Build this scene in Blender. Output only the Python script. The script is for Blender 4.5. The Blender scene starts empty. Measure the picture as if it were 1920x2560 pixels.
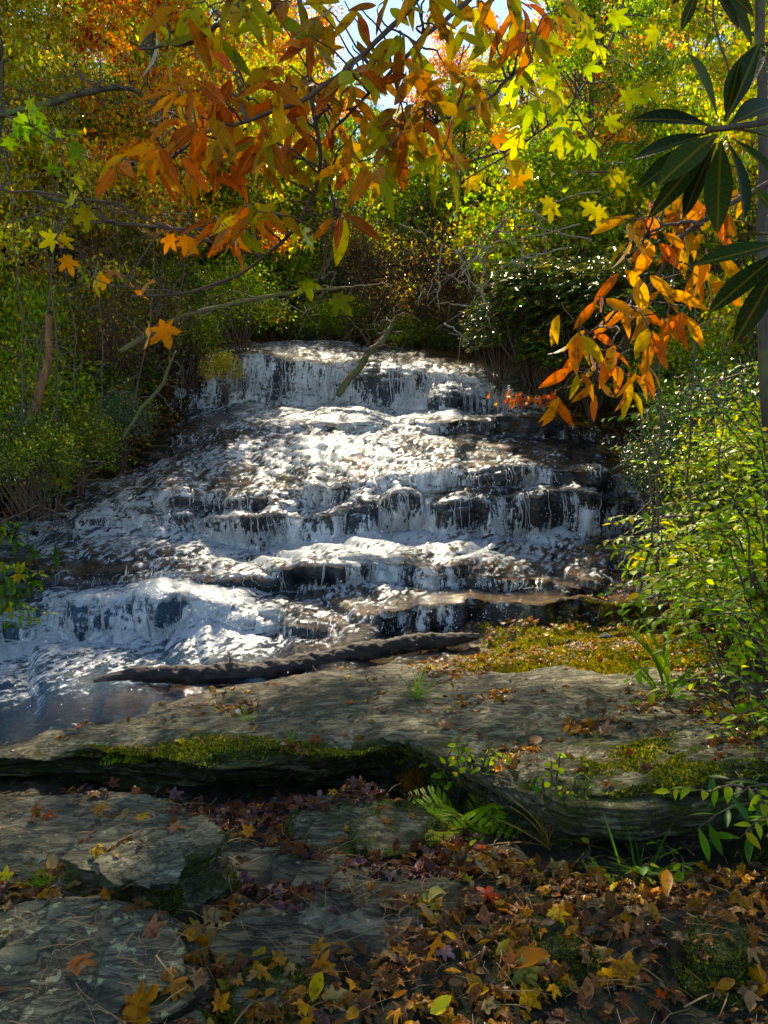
import bpy, math
import numpy as np
from mathutils import Vector
from mathutils.bvhtree import BVHTree
R = np.random.default_rng(7)
SC = bpy.context.scene
COL = SC.collection
# ------------------------------------------------------------------ camera
FPX = 1884.0; PITCH = math.radians(-5); CZ = 1.5
cp, sp = math.cos(PITCH), math.sin(PITCH)
cam_d = bpy.data.cameras.new('camera'); cam = bpy.data.objects.new('camera', cam_d); COL.objects.link(cam)
cam.location = (0, 0, CZ); cam.rotation_euler = (math.radians(90) + PITCH, 0, 0)
cam_d.sensor_fit = 'VERTICAL'; cam_d.sensor_height = 24; cam_d.lens = 24 * FPX / 2560
cam_d.clip_start = 0.05; cam_d.clip_end = 3000
SC.camera = cam

def P(px, py, D):
    px = np.asarray(px, float); py = np.asarray(py, float); D = np.asarray(D, float)
    u = (px - 960) / FPX; v = (1280 - py) / FPX
    k = D / (cp - v * sp)
    return np.stack(np.broadcast_arrays(u * k, D + 0 * u, CZ + k * (sp + v * cp)), -1)
def PZ(px, py, z):
    px = np.asarray(px, float); py = np.asarray(py, float)
    u = (px - 960) / FPX; v = (1280 - py) / FPX
    k = (z - CZ) / (sp + v * cp)
    return np.stack(np.broadcast_arrays(u * k, k * (cp - v * sp), z + 0 * u), -1)
def proj(p):
    p = np.asarray(p, float); d = p - np.array([0, 0, CZ])
    f = d[..., 1] * cp + d[..., 2] * sp; up = -d[..., 1] * sp + d[..., 2] * cp
    return 960 + FPX * d[..., 0] / f, 1280 - FPX * up / f

# ------------------------------------------------------------------ noise
def _hash(i, j, k, s):
    h = (i.astype(np.int64) * 374761393 + j.astype(np.int64) * 668265263 + k.astype(np.int64) * 2147483647 + s * 974634777) & 0xFFFFFFFF
    h = ((h ^ (h >> 13)) * 1274126177) & 0xFFFFFFFF
    h = ((h ^ (h >> 16)) * 2246822519) & 0xFFFFFFFF
    return ((h ^ (h >> 15)) & 0xFFFFFF) / float(0xFFFFFF) * 2 - 1
def vn(x, y, z=0.0, s=0):
    x, y, z = np.broadcast_arrays(np.asarray(x, float), np.asarray(y, float), np.asarray(z, float))
    xi, yi, zi = np.floor(x), np.floor(y), np.floor(z)
    fx, fy, fz = x - xi, y - yi, z - zi
    fx, fy, fz = [f * f * (3 - 2 * f) for f in (fx, fy, fz)]
    o = 0
    for a in (0, 1):
        for b in (0, 1):
            for c in (0, 1):
                w = (fx if a else 1 - fx) * (fy if b else 1 - fy) * (fz if c else 1 - fz)
                o = o + w * _hash(xi + a, yi + b, zi + c, s)
    return o
def fbm(x, y, z=0.0, s=0, o=4, g=0.5):
    t = 0; a = 1; n = 0; f = 1.0
    for i in range(o):
        t = t + a * vn(np.asarray(x) * f + 7.3 * i, np.asarray(y) * f, np.asarray(z) * f, s + i); n += a; a *= g; f *= 2.03
    return t / n
def sstep(a, b, x):
    t = np.clip((x - a) / (b - a), 0, 1); return t * t * (3 - 2 * t)
def blur(a, n, axis):
    if n < 1: return a
    k = np.hanning(2 * n + 3)[1:-1]; k /= k.sum()
    pad = [(0, 0)] * a.ndim; pad[axis] = (n, n)
    b = np.pad(a, pad, mode='edge')
    return np.apply_along_axis(lambda m: np.convolve(m, k, 'valid'), axis, b)
def nrm(v): return v / np.maximum(np.linalg.norm(v, axis=-1, keepdims=True), 1e-9)

# ------------------------------------------------------------------ mesh building
def mesh(name, V, T, mat=None, parent=None, smooth=True, attrs=None):
    V = np.ascontiguousarray(V, dtype=np.float32).reshape(-1, 3); T = np.ascontiguousarray(T, dtype=np.int32).reshape(-1, 3)
    me = bpy.data.meshes.new(name)
    me.vertices.add(len(V)); me.vertices.foreach_set('co', V.ravel())
    me.loops.add(T.size); me.loops.foreach_set('vertex_index', T.ravel())
    me.polygons.add(len(T)); me.polygons.foreach_set('loop_start', np.arange(0, T.size, 3, dtype=np.int32))
    me.polygons.foreach_set('loop_total', np.full(len(T), 3, dtype=np.int32))
    if smooth: me.polygons.foreach_set('use_smooth', np.ones(len(T), dtype=bool))
    for k, a in (attrs or {}).items():
        a = np.asarray(a, dtype=np.float32)
        if a.ndim == 1:
            at = me.attributes.new(k, 'FLOAT', 'POINT'); at.data.foreach_set('value', a)
        else:
            at = me.attributes.new(k, 'FLOAT_VECTOR', 'POINT'); at.data.foreach_set('vector', a.ravel())
    me.update(calc_edges=True)
    if mat: me.materials.append(mat)
    o = bpy.data.objects.new(name, me); COL.objects.link(o)
    if parent is not None: o.parent = parent
    return o
def tag(o, label=None, cat=None, group=None, kind=None):
    if label: o['label'] = label
    if cat: o['category'] = cat
    if group: o['group'] = group
    if kind: o['kind'] = kind
    return o
def empty(name, loc, label=None, cat=None, group=None):
    o = bpy.data.objects.new(name, None); COL.objects.link(o); o.location = [float(c) for c in loc]
    o.empty_display_size = 0.1
    return tag(o, label, cat, group)
def part(name, V, T, mat, root, attrs=None, smooth=True):
    return mesh(name, np.asarray(V) - np.array(root.location), T, mat, root, smooth, attrs)
def gridtris(r, c, keep=None):
    i = np.arange(r * c).reshape(r, c)
    a, b, d, e = i[:-1, :-1], i[:-1, 1:], i[1:, 1:], i[1:, :-1]
    t = np.stack([np.stack([a, b, d], -1), np.stack([a, d, e], -1)], 2)
    if keep is not None: t = t[keep]
    return t.reshape(-1, 3)
class MB:
    def __init__(s): s.V = []; s.T = []; s.n = 0; s.A = []
    def add(s, V, T, a=None):
        s.V.append(V); s.T.append(T + s.n); s.n += len(V)
        if a is not None: s.A.append(a)
    def get(s): return np.concatenate(s.V), np.concatenate(s.T)
def tube(pts, rad, n=6, knob=0.0, seed=0):
    pts = np.asarray(pts, float); m = len(pts)
    rad = np.interp(np.linspace(0, 1, m), np.linspace(0, 1, len(np.atleast_1d(rad))), np.atleast_1d(rad))
    t = nrm(np.gradient(pts, axis=0)); ref = np.array([0.13, 0.2, 1.0]) if abs(t[:, 2]).mean() < 0.8 else np.array([1.0, 0.1, 0])
    a = nrm(np.cross(t, ref)); b = np.cross(t, a)
    th = np.linspace(0, 2 * np.pi, n, endpoint=False)
    r = rad[:, None] * np.ones(n)
    if knob: r = r * (1 + knob * fbm(np.cos(th)[None] * 1.5 + seed, np.sin(th)[None] * 1.5, np.arange(m)[:, None] * 0.35, seed, 3))
    V = pts[:, None] + r[..., None] * (np.cos(th)[None, :, None] * a[:, None] + np.sin(th)[None, :, None] * b[:, None])
    i = np.arange(m * n).reshape(m, n); j = np.roll(i, -1, 1)
    T = np.concatenate([np.stack([i[:-1], j[:-1], j[1:]], -1).reshape(-1, 3), np.stack([i[:-1], j[1:], i[1:]], -1).reshape(-1, 3)])
    V = V.reshape(-1, 3)
    V = np.concatenate([V, pts[:1], pts[-1:]])
    c0 = m * n; k = np.arange(n); k2 = (k + 1) % n
    T = np.concatenate([T, np.stack([k2, k, np.full(n, c0)], -1), np.stack([k + (m - 1) * n, k2 + (m - 1) * n, np.full(n, c0 + 1)], -1)])
    return V, T
def curve(pts, n=24, wob=0.0, seed=0):
    pts = np.asarray(pts, float); d = np.r_[0, np.cumsum(np.linalg.norm(np.diff(pts, axis=0), axis=1))]
    s = np.linspace(0, d[-1], n)
    # catmull-rom like smoothing through blurred linear interpolation
    q = np.stack([np.interp(s, d, pts[:, k]) for k in range(pts.shape[1])], -1)
    e = q.copy(); 
    for _ in range(3): e[1:-1] = (e[:-2] + 2 * e[1:-1] + e[2:]) / 4
    if wob:
        f = s / max(d[-1], 1e-6) * 6
        e = e + wob * np.stack([fbm(f, seed + k * 11.1, 0.5, seed, 3) for k in range(3)], -1) * np.minimum(1, np.arange(n) / 3)[:, None]
    return e

# ------------------------------------------------------------------ materials
def M(name):
    m = bpy.data.materials.new(name); m.use_nodes = True; nt = m.node_tree; nt.nodes.clear()
    out = nt.nodes.new('ShaderNodeOutputMaterial'); return m, nt, out
def N(nt, t, ins=None, **kw):
    n = nt.nodes.new(t)
    for k, v in kw.items(): setattr(n, k, v)
    for k, v in (ins or {}).items():
        if isinstance(v, bpy.types.NodeSocket): nt.links.new(v, n.inputs[k])
        else: n.inputs[k].default_value = v
    return n
def mixc(nt, f, a, b, bt='MIX'):
    n = nt.nodes.new('ShaderNodeMix'); n.data_type = 'RGBA'; n.blend_type = bt
    for k, v in ((0, f), (6, a), (7, b)):
        if isinstance(v, bpy.types.NodeSocket): nt.links.new(v, n.inputs[k])
        else: n.inputs[k].default_value = v if k == 0 else (*v, 1)[:4]
    return n.outputs[2]
def math_(nt, op, a, b=0.0, c=None, clamp=False):
    n = nt.nodes.new('ShaderNodeMath'); n.operation = op; n.use_clamp = clamp
    for k, v in enumerate((a, b, c)):
        if v is None: continue
        if isinstance(v, bpy.types.NodeSocket): nt.links.new(v, n.inputs[k])
        else: n.inputs[k].default_value = v
    return n.outputs[0]
def ramp(nt, f, stops):
    n = nt.nodes.new('ShaderNodeValToRGB'); nt.links.new(f, n.inputs[0])
    e = n.color_ramp.elements
    while len(e) < len(stops): e.new(0.5)
    for q, (p_, c_) in zip(e, stops):
        q.position = p_; q.color = (*c_, 1) if not isinstance(c_, float) else (c_, c_, c_, 1)
    return n.outputs[0]
def noise(nt, vec, scale, detail=5, rough=0.6, dist=0.0):
    n = N(nt, 'ShaderNodeTexNoise', {'Scale': scale, 'Detail': detail, 'Roughness': rough, 'Distortion': dist})
    if vec is not None: nt.links.new(vec, n.inputs['Vector'])
    return n.outputs['Fac']
def mapping(nt, vec, scale, rot=(0, 0, 0)):
    n = N(nt, 'ShaderNodeMapping', {'Scale': scale, 'Rotation': rot}); nt.links.new(vec, n.inputs['Vector']); return n.outputs[0]
def attr(nt, name, out='Fac'):
    return N(nt, 'ShaderNodeAttribute', attribute_name=name).outputs[out]

def leaf_mat(name, trans=0.5, gloss=0.25, rough=0.35, blotch=0.0, sat=1.25, tb=1.0, csat=1.22, vein=0.0, bcol=(0.09, 0.02, 0.01)):
    m, nt, out = M(name)
    c = attr(nt, 'col', 'Color')
    obj = N(nt, 'ShaderNodeTexCoord').outputs['Object']
    lp = attr(nt, 'lp', 'Vector')
    if blotch:
        nz = noise(nt, obj, 38, 3, 0.6)
        f = math_(nt, 'MULTIPLY', math_(nt, 'SUBTRACT', nz, 0.54, clamp=True), 7.0 * blotch, clamp=True)
        c = mixc(nt, f, c, bcol)
        n2 = noise(nt, obj, 14, 2, 0.5)
        c = mixc(nt, math_(nt, 'MULTIPLY', n2, 0.5), c, mixc(nt, 0.5, c, (0.3, 0.07, 0.01)))
    if vein:
        sx = N(nt, 'ShaderNodeSeparateXYZ'); nt.links.new(lp, sx.inputs[0])
        ax = math_(nt, 'ABSOLUTE', sx.outputs[0])
        mid = math_(nt, 'LESS_THAN', ax, 0.012)
        w = math_(nt, 'SINE', math_(nt, 'MULTIPLY', math_(nt, 'SUBTRACT', sx.outputs[1], math_(nt, 'MULTIPLY', ax, 0.8)), 75.0))
        v2 = math_(nt, 'MULTIPLY', math_(nt, 'GREATER_THAN', w, 0.93), 0.35)
        c = mixc(nt, math_(nt, 'MULTIPLY', math_(nt, 'MAXIMUM', mid, v2), vein), c, (0.45, 0.3, 0.08))
    c = N(nt, 'ShaderNodeHueSaturation', {'Saturation': csat, 'Value': 1.05, 'Color': c}).outputs[0]
    hs = N(nt, 'ShaderNodeHueSaturation', {'Saturation': sat, 'Value': tb, 'Color': c}).outputs[0]
    bmp = N(nt, 'ShaderNodeBump', {'Strength': 0.35, 'Distance': 0.004, 'Height': noise(nt, obj, 120, 2)}).outputs[0] if (vein or blotch) else None
    d = N(nt, 'ShaderNodeBsdfDiffuse', {'Color': c}); t = N(nt, 'ShaderNodeBsdfTranslucent', {'Color': hs})
    g = N(nt, 'ShaderNodeBsdfGlossy', {'Color': (1, 1, 1, 1), 'Roughness': rough})
    if bmp: 
        for q in (d, t, g): nt.links.new(bmp, q.inputs['Normal'])
    a = N(nt, 'ShaderNodeMixShader', {0: trans, 1: d.outputs[0], 2: t.outputs[0]})
    fr = N(nt, 'ShaderNodeFresnel', {'IOR': 1.45})
    f = math_(nt, 'MULTIPLY', fr.outputs[0], gloss * 2.2, clamp=True)
    b = N(nt, 'ShaderNodeMixShader', {0: f, 1: a.outputs[0], 2: g.outputs[0]})
    nt.links.new(b.outputs[0], out.inputs[0]); return m
def bark_mat(name, a, b, moss=0.0, rough=0.8, scl=1.0, mosscol=(0.06, 0.08, 0.01), axis=2):
    m, nt, out = M(name)
    obj = N(nt, 'ShaderNodeTexCoord').outputs['Object']
    n1 = noise(nt, mapping(nt, obj, tuple(3 * scl if q == axis else 14 * scl if axis == 2 else 26 * scl for q in range(3))), 1.0, 6, 0.65); n2 = noise(nt, obj, 5 * scl, 4)
    c = ramp(nt, n1, [(0.3, a), (0.7, b)])
    if moss:
        f = math_(nt, 'MULTIPLY', math_(nt, 'SUBTRACT', n2, 0.62 - 0.3 * moss), 6, clamp=True); c = mixc(nt, f, c, mosscol)
    bp = N(nt, 'ShaderNodeBump', {'Strength': 0.8, 'Distance': 0.02, 'Height': n1})
    p = N(nt, 'ShaderNodeBsdfPrincipled', {'Base Color': c, 'Roughness': rough, 'Normal': bp.outputs[0]})
    nt.links.new(p.outputs[0], out.inputs[0]); return m

def rock_mat(name, wet=0.0):
    m, nt, out = M(name)
    obj = N(nt, 'ShaderNodeTexCoord').outputs['Object']
    st = mapping(nt, obj, (3.6, 7.0, 20.0), (0.05, 0.22, 0.30))
    n1 = noise(nt, st, 1.6, 8, 0.66, 0.4); n2 = noise(nt, obj, 3.2, 6, 0.62); n3 = noise(nt, obj, 85, 5, 0.75); n4 = noise(nt, obj, 14, 4, 0.6)
    c = ramp(nt, n1, [(0.24, (0.020, 0.017, 0.007)), (0.39, (0.11, 0.10, 0.048)), (0.54, (0.25, 0.235, 0.125)), (0.73, (0.48, 0.46, 0.28))])
    c = mixc(nt, math_(nt, 'MULTIPLY', math_(nt, 'SUBTRACT', n2, 0.45, clamp=True), 3.0, clamp=True), c, mixc(nt, 0.75, c, (0.09, 0.075, 0.028)))
    c = mixc(nt, math_(nt, 'MULTIPLY', n3, 0.9), c, mixc(nt, 1.0, c, (0.22, 0.22, 0.2), 'MULTIPLY'))
    rd = noise(nt, mapping(nt, obj, (1.3, 5.0, 22.0), (0.1, 0.28, 0.34)), 2.2, 7, 0.7, 0.8)
    crack = math_(nt, 'SUBTRACT', 1.0, math_(nt, 'MULTIPLY', math_(nt, 'ABSOLUTE', math_(nt, 'SUBTRACT', rd, 0.5)), 26.0), clamp=True)
    c = mixc(nt, math_(nt, 'MULTIPLY', crack, 0.75), c, (0.012, 0.010, 0.007))
    c = mixc(nt, math_(nt, 'MULTIPLY', math_(nt, 'SUBTRACT', rd, 0.58, clamp=True), 5.0, clamp=True), c, (0.42, 0.40, 0.26))
    # pale lichen
    li = attr(nt, 'lichen')
    lm = math_(nt, 'MULTIPLY', math_(nt, 'GREATER_THAN', math_(nt, 'ADD', noise(nt, obj, 22, 3, 0.55), math_(nt, 'MULTIPLY', li, 0.075)), 0.71), 0.8)
    c = mixc(nt, lm, c, (0.42, 0.46, 0.22))
    mo = attr(nt, 'moss')
    mm = math_(nt, 'MULTIPLY', math_(nt, 'SUBTRACT', math_(nt, 'ADD', mo, math_(nt, 'MULTIPLY', math_(nt, 'SUBTRACT', n4, 0.5), 1.3)), 0.42), 5.0, clamp=True)
    mc = ramp(nt, n3, [(0.25, (0.010, 0.014, 0.002)), (0.55, (0.06, 0.075, 0.006)), (0.8, (0.17, 0.17, 0.012))])
    c = mixc(nt, mm, c, mc)
    dk = attr(nt, 'damp')
    c = mixc(nt, dk, c, mixc(nt, 1.0, c, (0.33, 0.29, 0.25), 'MULTIPLY'))
    h = math_(nt, 'ADD', math_(nt, 'SUBTRACT', math_(nt, 'MULTIPLY', n1, 1.0), math_(nt, 'MULTIPLY', crack, 0.35)), math_(nt, 'ADD', math_(nt, 'MULTIPLY', n3, 0.30), math_(nt, 'MULTIPLY', n4, 0.35)))
    bp = N(nt, 'ShaderNodeBump', {'Strength': 0.9, 'Distance': 0.035, 'Height': h})
    ro = math_(nt, 'SUBTRACT', math_(nt, 'ADD', 0.62, math_(nt, 'MULTIPLY', mm, 0.4)), math_(nt, 'MULTIPLY', dk, 0.30), clamp=True)
    p = N(nt, 'ShaderNodeBsdfPrincipled', {'Base Color': c, 'Roughness': ro, 'Normal': bp.outputs[0], 'Specular IOR Level': 0.35})
    nt.links.new(p.outputs[0], out.inputs[0]); return m
def bed_mat():
    m, nt, out = M('bedrock')
    obj = N(nt, 'ShaderNodeTexCoord').outputs['Object']
    n1 = noise(nt, mapping(nt, obj, (1.5, 4.0, 20.0)), 1.6, 7, 0.65, 0.3); n2 = noise(nt, obj, 1.1, 4, 0.6); n3 = noise(nt, obj, 45, 4, 0.7); n4 = noise(nt, obj, 9, 4)
    geo = N(nt, 'ShaderNodeNewGeometry').outputs['Normal']
    sz = N(nt, 'ShaderNodeSeparateXYZ'); nt.links.new(geo, sz.inputs[0])
    flat = math_(nt, 'MULTIPLY', math_(nt, 'SUBTRACT', sz.outputs[2], 0.75, clamp=True), 5.0, clamp=True)
    c = ramp(nt, n1, [(0.25, (0.008, 0.006, 0.004)), (0.5, (0.028, 0.020, 0.011)), (0.78, (0.075, 0.056, 0.032))])
    gold = attr(nt, 'gold')
    gm = math_(nt, 'MULTIPLY', flat, math_(nt, 'MULTIPLY', gold, math_(nt, 'MULTIPLY', n4, 1.5)), clamp=True)
    c = mixc(nt, gm, c, (0.40, 0.20, 0.028))
    mo = attr(nt, 'moss'); mm = math_(nt, 'MULTIPLY', math_(nt, 'SUBTRACT', math_(nt, 'ADD', mo, math_(nt, 'SUBTRACT', n4, 0.5)), 0.42), 5.0, clamp=True)
    c = mixc(nt, mm, c, ramp(nt, n3, [(0.3, (0.05, 0.045, 0.006)), (0.55, (0.13, 0.12, 0.012)), (0.75, (0.30, 0.25, 0.02))]))
    so = attr(nt, 'soil'); c = mixc(nt, so, c, ramp(nt, n3, [(0.3, (0.012, 0.008, 0.004)), (0.7, (0.06, 0.035, 0.016))]))
    h = math_(nt, 'ADD', n1, math_(nt, 'MULTIPLY', n3, 0.3))
    bp = N(nt, 'ShaderNodeBump', {'Strength': 0.9, 'Distance': 0.035, 'Height': h})
    ro = math_(nt, 'ADD', 0.45, math_(nt, 'MULTIPLY', math_(nt, 'MAXIMUM', so, mm), 0.5), clamp=True)
    p = N(nt, 'ShaderNodeBsdfPrincipled', {'Specular IOR Level': 0.12, 'Base Color': c, 'Roughness': ro, 'Normal': bp.outputs[0]})
    nt.links.new(p.outputs[0], out.inputs[0]); return m
def water_mat():
    m, nt, out = M('stream_water')
    obj = N(nt, 'ShaderNodeTexCoord').outputs['Object']
    fo = attr(nt, 'foam'); fl = attr(nt, 'flow', 'Vector')
    n1 = noise(nt, fl, 1.0, 5, 0.65, 0.3)      # streaks that follow the flow
    n2 = noise(nt, obj, 17, 4, 0.6); n3 = noise(nt, obj, 42, 2, 0.6)
    f = math_(nt, 'ADD', fo, math_(nt, 'ADD', math_(nt, 'MULTIPLY', math_(nt, 'SUBTRACT', n1, 0.5), 2.1), math_(nt, 'MULTIPLY', math_(nt, 'SUBTRACT', n2, 0.5), 1.3)))
    f = math_(nt, 'MULTIPLY', math_(nt, 'SUBTRACT', f, 0.58), 3.8, clamp=True)
    h = math_(nt, 'ADD', math_(nt, 'MULTIPLY', n1, 0.6), math_(nt, 'ADD', math_(nt, 'MULTIPLY', n2, 0.7), math_(nt, 'MULTIPLY', n3, 0.25)))
    bp = N(nt, 'ShaderNodeBump', {'Strength': 1.0, 'Distance': 0.032, 'Height': h})
    bf = N(nt, 'ShaderNodeBump', {'Strength': 1.0, 'Distance': 0.018, 'Height': h})
    deep = attr(nt, 'deep')
    tr = N(nt, 'ShaderNodeBsdfTransparent', {'Color': (0.90, 0.86, 0.72, 1)})
    dd = N(nt, 'ShaderNodeBsdfDiffuse', {'Color': (0.008, 0.045, 0.085, 1)})  # blue body colour, also standing in for sky reflected in the left pool
    body = N(nt, 'ShaderNodeMixShader', {0: deep, 1: tr.outputs[0], 2: dd.outputs[0]})
    gl = N(nt, 'ShaderNodeBsdfGlossy', {'Color': (1, 1, 1, 1), 'Roughness': 0.035, 'Normal': bp.outputs[0]})
    fr = N(nt, 'ShaderNodeFresnel', {'IOR': 1.36, 'Normal': bp.outputs[0]})
    fw = math_(nt, 'MULTIPLY', fr.outputs[0], 1.1, clamp=True)
    w = N(nt, 'ShaderNodeMixShader', {0: fw, 1: body.outputs[0], 2: gl.outputs[0]})
    fd = N(nt, 'ShaderNodeBsdfDiffuse', {'Color': (0.52, 0.58, 0.62, 1), 'Normal': bf.outputs[0]})
    ft = N(nt, 'ShaderNodeBsdfTranslucent', {'Color': (0.62, 0.64, 0.55, 1), 'Normal': bf.outputs[0]})
    fg = N(nt, 'ShaderNodeBsdfGlossy', {'Color': (1, 1, 1, 1), 'Roughness': 0.28, 'Normal': bf.outputs[0]})
    fm = N(nt, 'ShaderNodeMixShader', {0: 0.35, 1: fd.outputs[0], 2: ft.outputs[0]})
    fm2 = N(nt, 'ShaderNodeMixShader', {0: 0.08, 1: fm.outputs[0], 2: fg.outputs[0]})
    a = N(nt, 'ShaderNodeMixShader', {0: math_(nt, 'MULTIPLY', f, 0.86), 1: w.outputs[0], 2: fm2.outputs[0]})
    nt.links.new(a.outputs[0], out.inputs[0]); return m
def simple_mat(name, c, rough=0.8, ns=40, var=0.5):
    m, nt, out = M(name)
    obj = N(nt, 'ShaderNodeTexCoord').outputs['Object']; n = noise(nt, obj, ns, 4)
    cc = mixc(nt, n, tuple(x * (1 - var) for x in c), tuple(min(1, x * (1 + var)) for x in c))
    p = N(nt, 'ShaderNodeBsdfPrincipled', {'Base Color': cc, 'Roughness': rough})
    nt.links.new(p.outputs[0], out.inputs[0]); return m

MAT = dict(
    leaf=leaf_mat('leaf_tissue', 0.6, 0.09, 0.4, tb=1.5, sat=1.15), glossy=leaf_mat('evergreen_leaf_tissue', 0.3, 0.26, 0.3, sat=1.15, tb=1.3),
    near=leaf_mat('autumn_leaf_tissue', 0.62, 0.06, 0.45, blotch=0.9, vein=0.45, sat=1.2, tb=1.0),
    star=leaf_mat('star_leaf_tissue', 0.65, 0.05, 0.5, blotch=0.5, sat=1.2),
    rhodo=leaf_mat('laurel_leaf_tissue', 0.08, 0.07, 0.4, vein=0.12),
    litter=leaf_mat('dead_leaf_tissue', 0.25, 0.08, 0.34, blotch=0.6, sat=1.05, csat=1.06, bcol=(0.03, 0.014, 0.01)),
    moss=leaf_mat('moss_tissue', 0.4, 0.05, 0.6), bark=bark_mat('bark', (0.012, 0.009, 0.006), (0.055, 0.042, 0.026), 0.4),
    bark_far=bark_mat('grey_bark', (0.03, 0.024, 0.018), (0.13, 0.11, 0.085), 0.25, scl=0.4),
    twig=bark_mat('twig_bark', (0.025, 0.014, 0.01), (0.09, 0.055, 0.035)), pale=bark_mat('pale_twig_bark', (0.08, 0.065, 0.045), (0.24, 0.20, 0.14)),
    log=bark_mat('wet_log_bark', (0.004, 0.003, 0.002), (0.032, 0.018, 0.012), 0.0, 0.75, 1.0, axis=0), rust=bark_mat('rusty_bark', (0.05, 0.02, 0.006), (0.22, 0.10, 0.02)), mossy=bark_mat('mossy_bark', (0.03, 0.018, 0.01), (0.12, 0.07, 0.03), 0.75),
    strand=leaf_mat('falling_water', 0.6, 0.2, 0.15, sat=0.0, csat=0.6), rock=rock_mat('foliated_rock'), bed=bed_mat(), water=water_mat(), spray=simple_mat('spray_drops', (0.85, 0.88, 0.9), 0.25, 5, 0.05))
# bark noise of the log runs along X
# ------------------------------------------------------------------ leaf templates (unit length, +Y along, +Z up)
def t_ellipse(w=0.34, n=8, fold=0.10, bend=0.22, tipp=1.25):
    t = np.linspace(0, 1, n); ww = w / 2 * np.sin(np.pi * t ** (1 / tipp) ) ** 0.85 ; ww[0] = 0.015; ww[-1] = 0.004
    z = -bend * t ** 2
    V = np.stack([np.stack([-ww, t, z + fold * ww / (w / 2) * 0.5], -1), np.stack([0 * t, t, z], -1), np.stack([ww, t, z + fold * ww / (w / 2) * 0.5], -1)], 1)
    return V.reshape(-1, 3), gridtris(n, 3)
T_NEAR = t_ellipse(0.36, 10, 0.10, 0.22); T_MID = t_ellipse(0.40, 5, 0.12, 0.2); T_NARROW = t_ellipse(0.24, 8, 0.07, 0.18, 0.85)
T_RHODO = t_ellipse(0.30, 10, 0.09, 0.16, 0.8); T_BLADE = t_ellipse(0.05, 6, 0.02, 0.55)
T_ROUND = t_ellipse(0.62, 5, 0.12, 0.15)
T_FAR = (np.array([[0, 0, 0], [-0.26, 0.5, 0.07], [0, 1, -0.12], [0.26, 0.5, 0.07]]), np.array([[0, 2, 1], [0, 3, 2]]))
def t_star(lobes=5, curl=0.2, narrow=0.33, seed=0, crum=0.0):
    r = np.random.default_rng(seed); V = [[0, 0.0, 0]]; c = np.array([0, 0.36])
    angs = np.linspace(-118, 118, lobes) if lobes > 3 else np.linspace(-62, 62, lobes)
    L = {5: [0.38, 0.56, 0.66, 0.56, 0.38], 3: [0.5, 0.65, 0.5]}[lobes]
    out = [(0.0, 0.02)]
    for i, (a, l) in enumerate(zip(angs, L)):
        for da, k in ((-21, 0.56), (-14, 0.76), (0, 1.0), (14, 0.76), (21, 0.56)):
            q = math.radians(a + da); out.append((c[0] + math.sin(q) * l * k * (1 + 0.06 * r.normal()), c[1] + math.cos(q) * l * k))
        if i < lobes - 1:
            q = math.radians((a + angs[i + 1]) / 2); out.append((c[0] + math.sin(q) * narrow * 0.62, c[1] + math.cos(q) * narrow * 0.62))
    out = np.array(out); m = len(out)
    rim = out; mid = c + (out - c) * 0.5
    def zz(p, k): 
        d = np.linalg.norm(p - c, axis=1); return -curl * d ** 2 * 1.6 + crum * fbm(p[:, 0] * 4 + seed * 9, p[:, 1] * 4, 0, seed, 2) + 0.03
    V = np.concatenate([[[c[0], c[1], 0.0]], np.c_[mid, zz(mid, 0)], np.c_[rim, zz(rim, 1)]])
    T = []
    for i in range(m):
        j = (i + 1) % m
        T += [[0, 1 + j, 1 + i], [1 + i, 1 + j, 1 + m + j], [1 + i, 1 + m + j, 1 + m + i]]
    V[:, 1] -= 0.0
    return V, np.array(T)
T_STAR = t_star(5, 0.25, .42); T_MAPLES = [t_star(5, c, n, s, k) for c, n, s, k in ((0.3, 0.52, 1, 0.12), (-0.45, 0.55, 2, 0.22), (0.8, 0.5, 3, 0.3), (-0.15, 0.6, 4, 0.35), (1.1, 0.55, 5, 0.3))]
def t_curled(seed):
    V, T = t_ellipse(0.55, 7, 0.3, -0.4); V = V.copy(); V[:, 2] += 0.16 * fbm(V[:, 0] * 3 + seed, V[:, 1] * 4, 0, seed, 2); return V, T
T_CURL = [t_curled(k) for k in range(3)]

def leaves(tmpl, pos, dirs, nor, size, col, stretch=None):
    """many leaves as arrays: V, T, attributes"""
    tv, tt = tmpl; n = len(pos); k = len(tv)
    y = nrm(dirs); z = nrm(nor - (nor * y).sum(-1, keepdims=True) * y); x = np.cross(y, z)
    s = np.asarray(size).reshape(-1, 1, 1) * np.ones((n, 1, 1))
    wx = (stretch if stretch is not None else np.ones(n)).reshape(-1, 1, 1)
    V = pos[:, None] + s * (wx * tv[None, :, 0:1] * x[:, None] + tv[None, :, 1:2] * y[:, None] + tv[None, :, 2:3] * z[:, None])
    T = tt[None] + (np.arange(n) * k)[:, None, None]
    C = np.repeat(col, k, 0)
    LP = np.tile(tv, (n, 1))
    return V.reshape(-1, 3), T.reshape(-1, 3), C, LP
def leafpart(name, arr, mat, root):
    V, T, C, LP = arr
    return part(name, V, T, mat, root, {'col': C, 'lp': LP})
def cat(*arrs):
    o = 0; Vs, Ts, Cs, Ls = [], [], [], []
    for V, T, C, L in arrs: Vs.append(V); Ts.append(T + o); Cs.append(C); Ls.append(L); o += len(V)
    return np.concatenate(Vs), np.concatenate(Ts), np.concatenate(Cs), np.concatenate(Ls)
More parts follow.
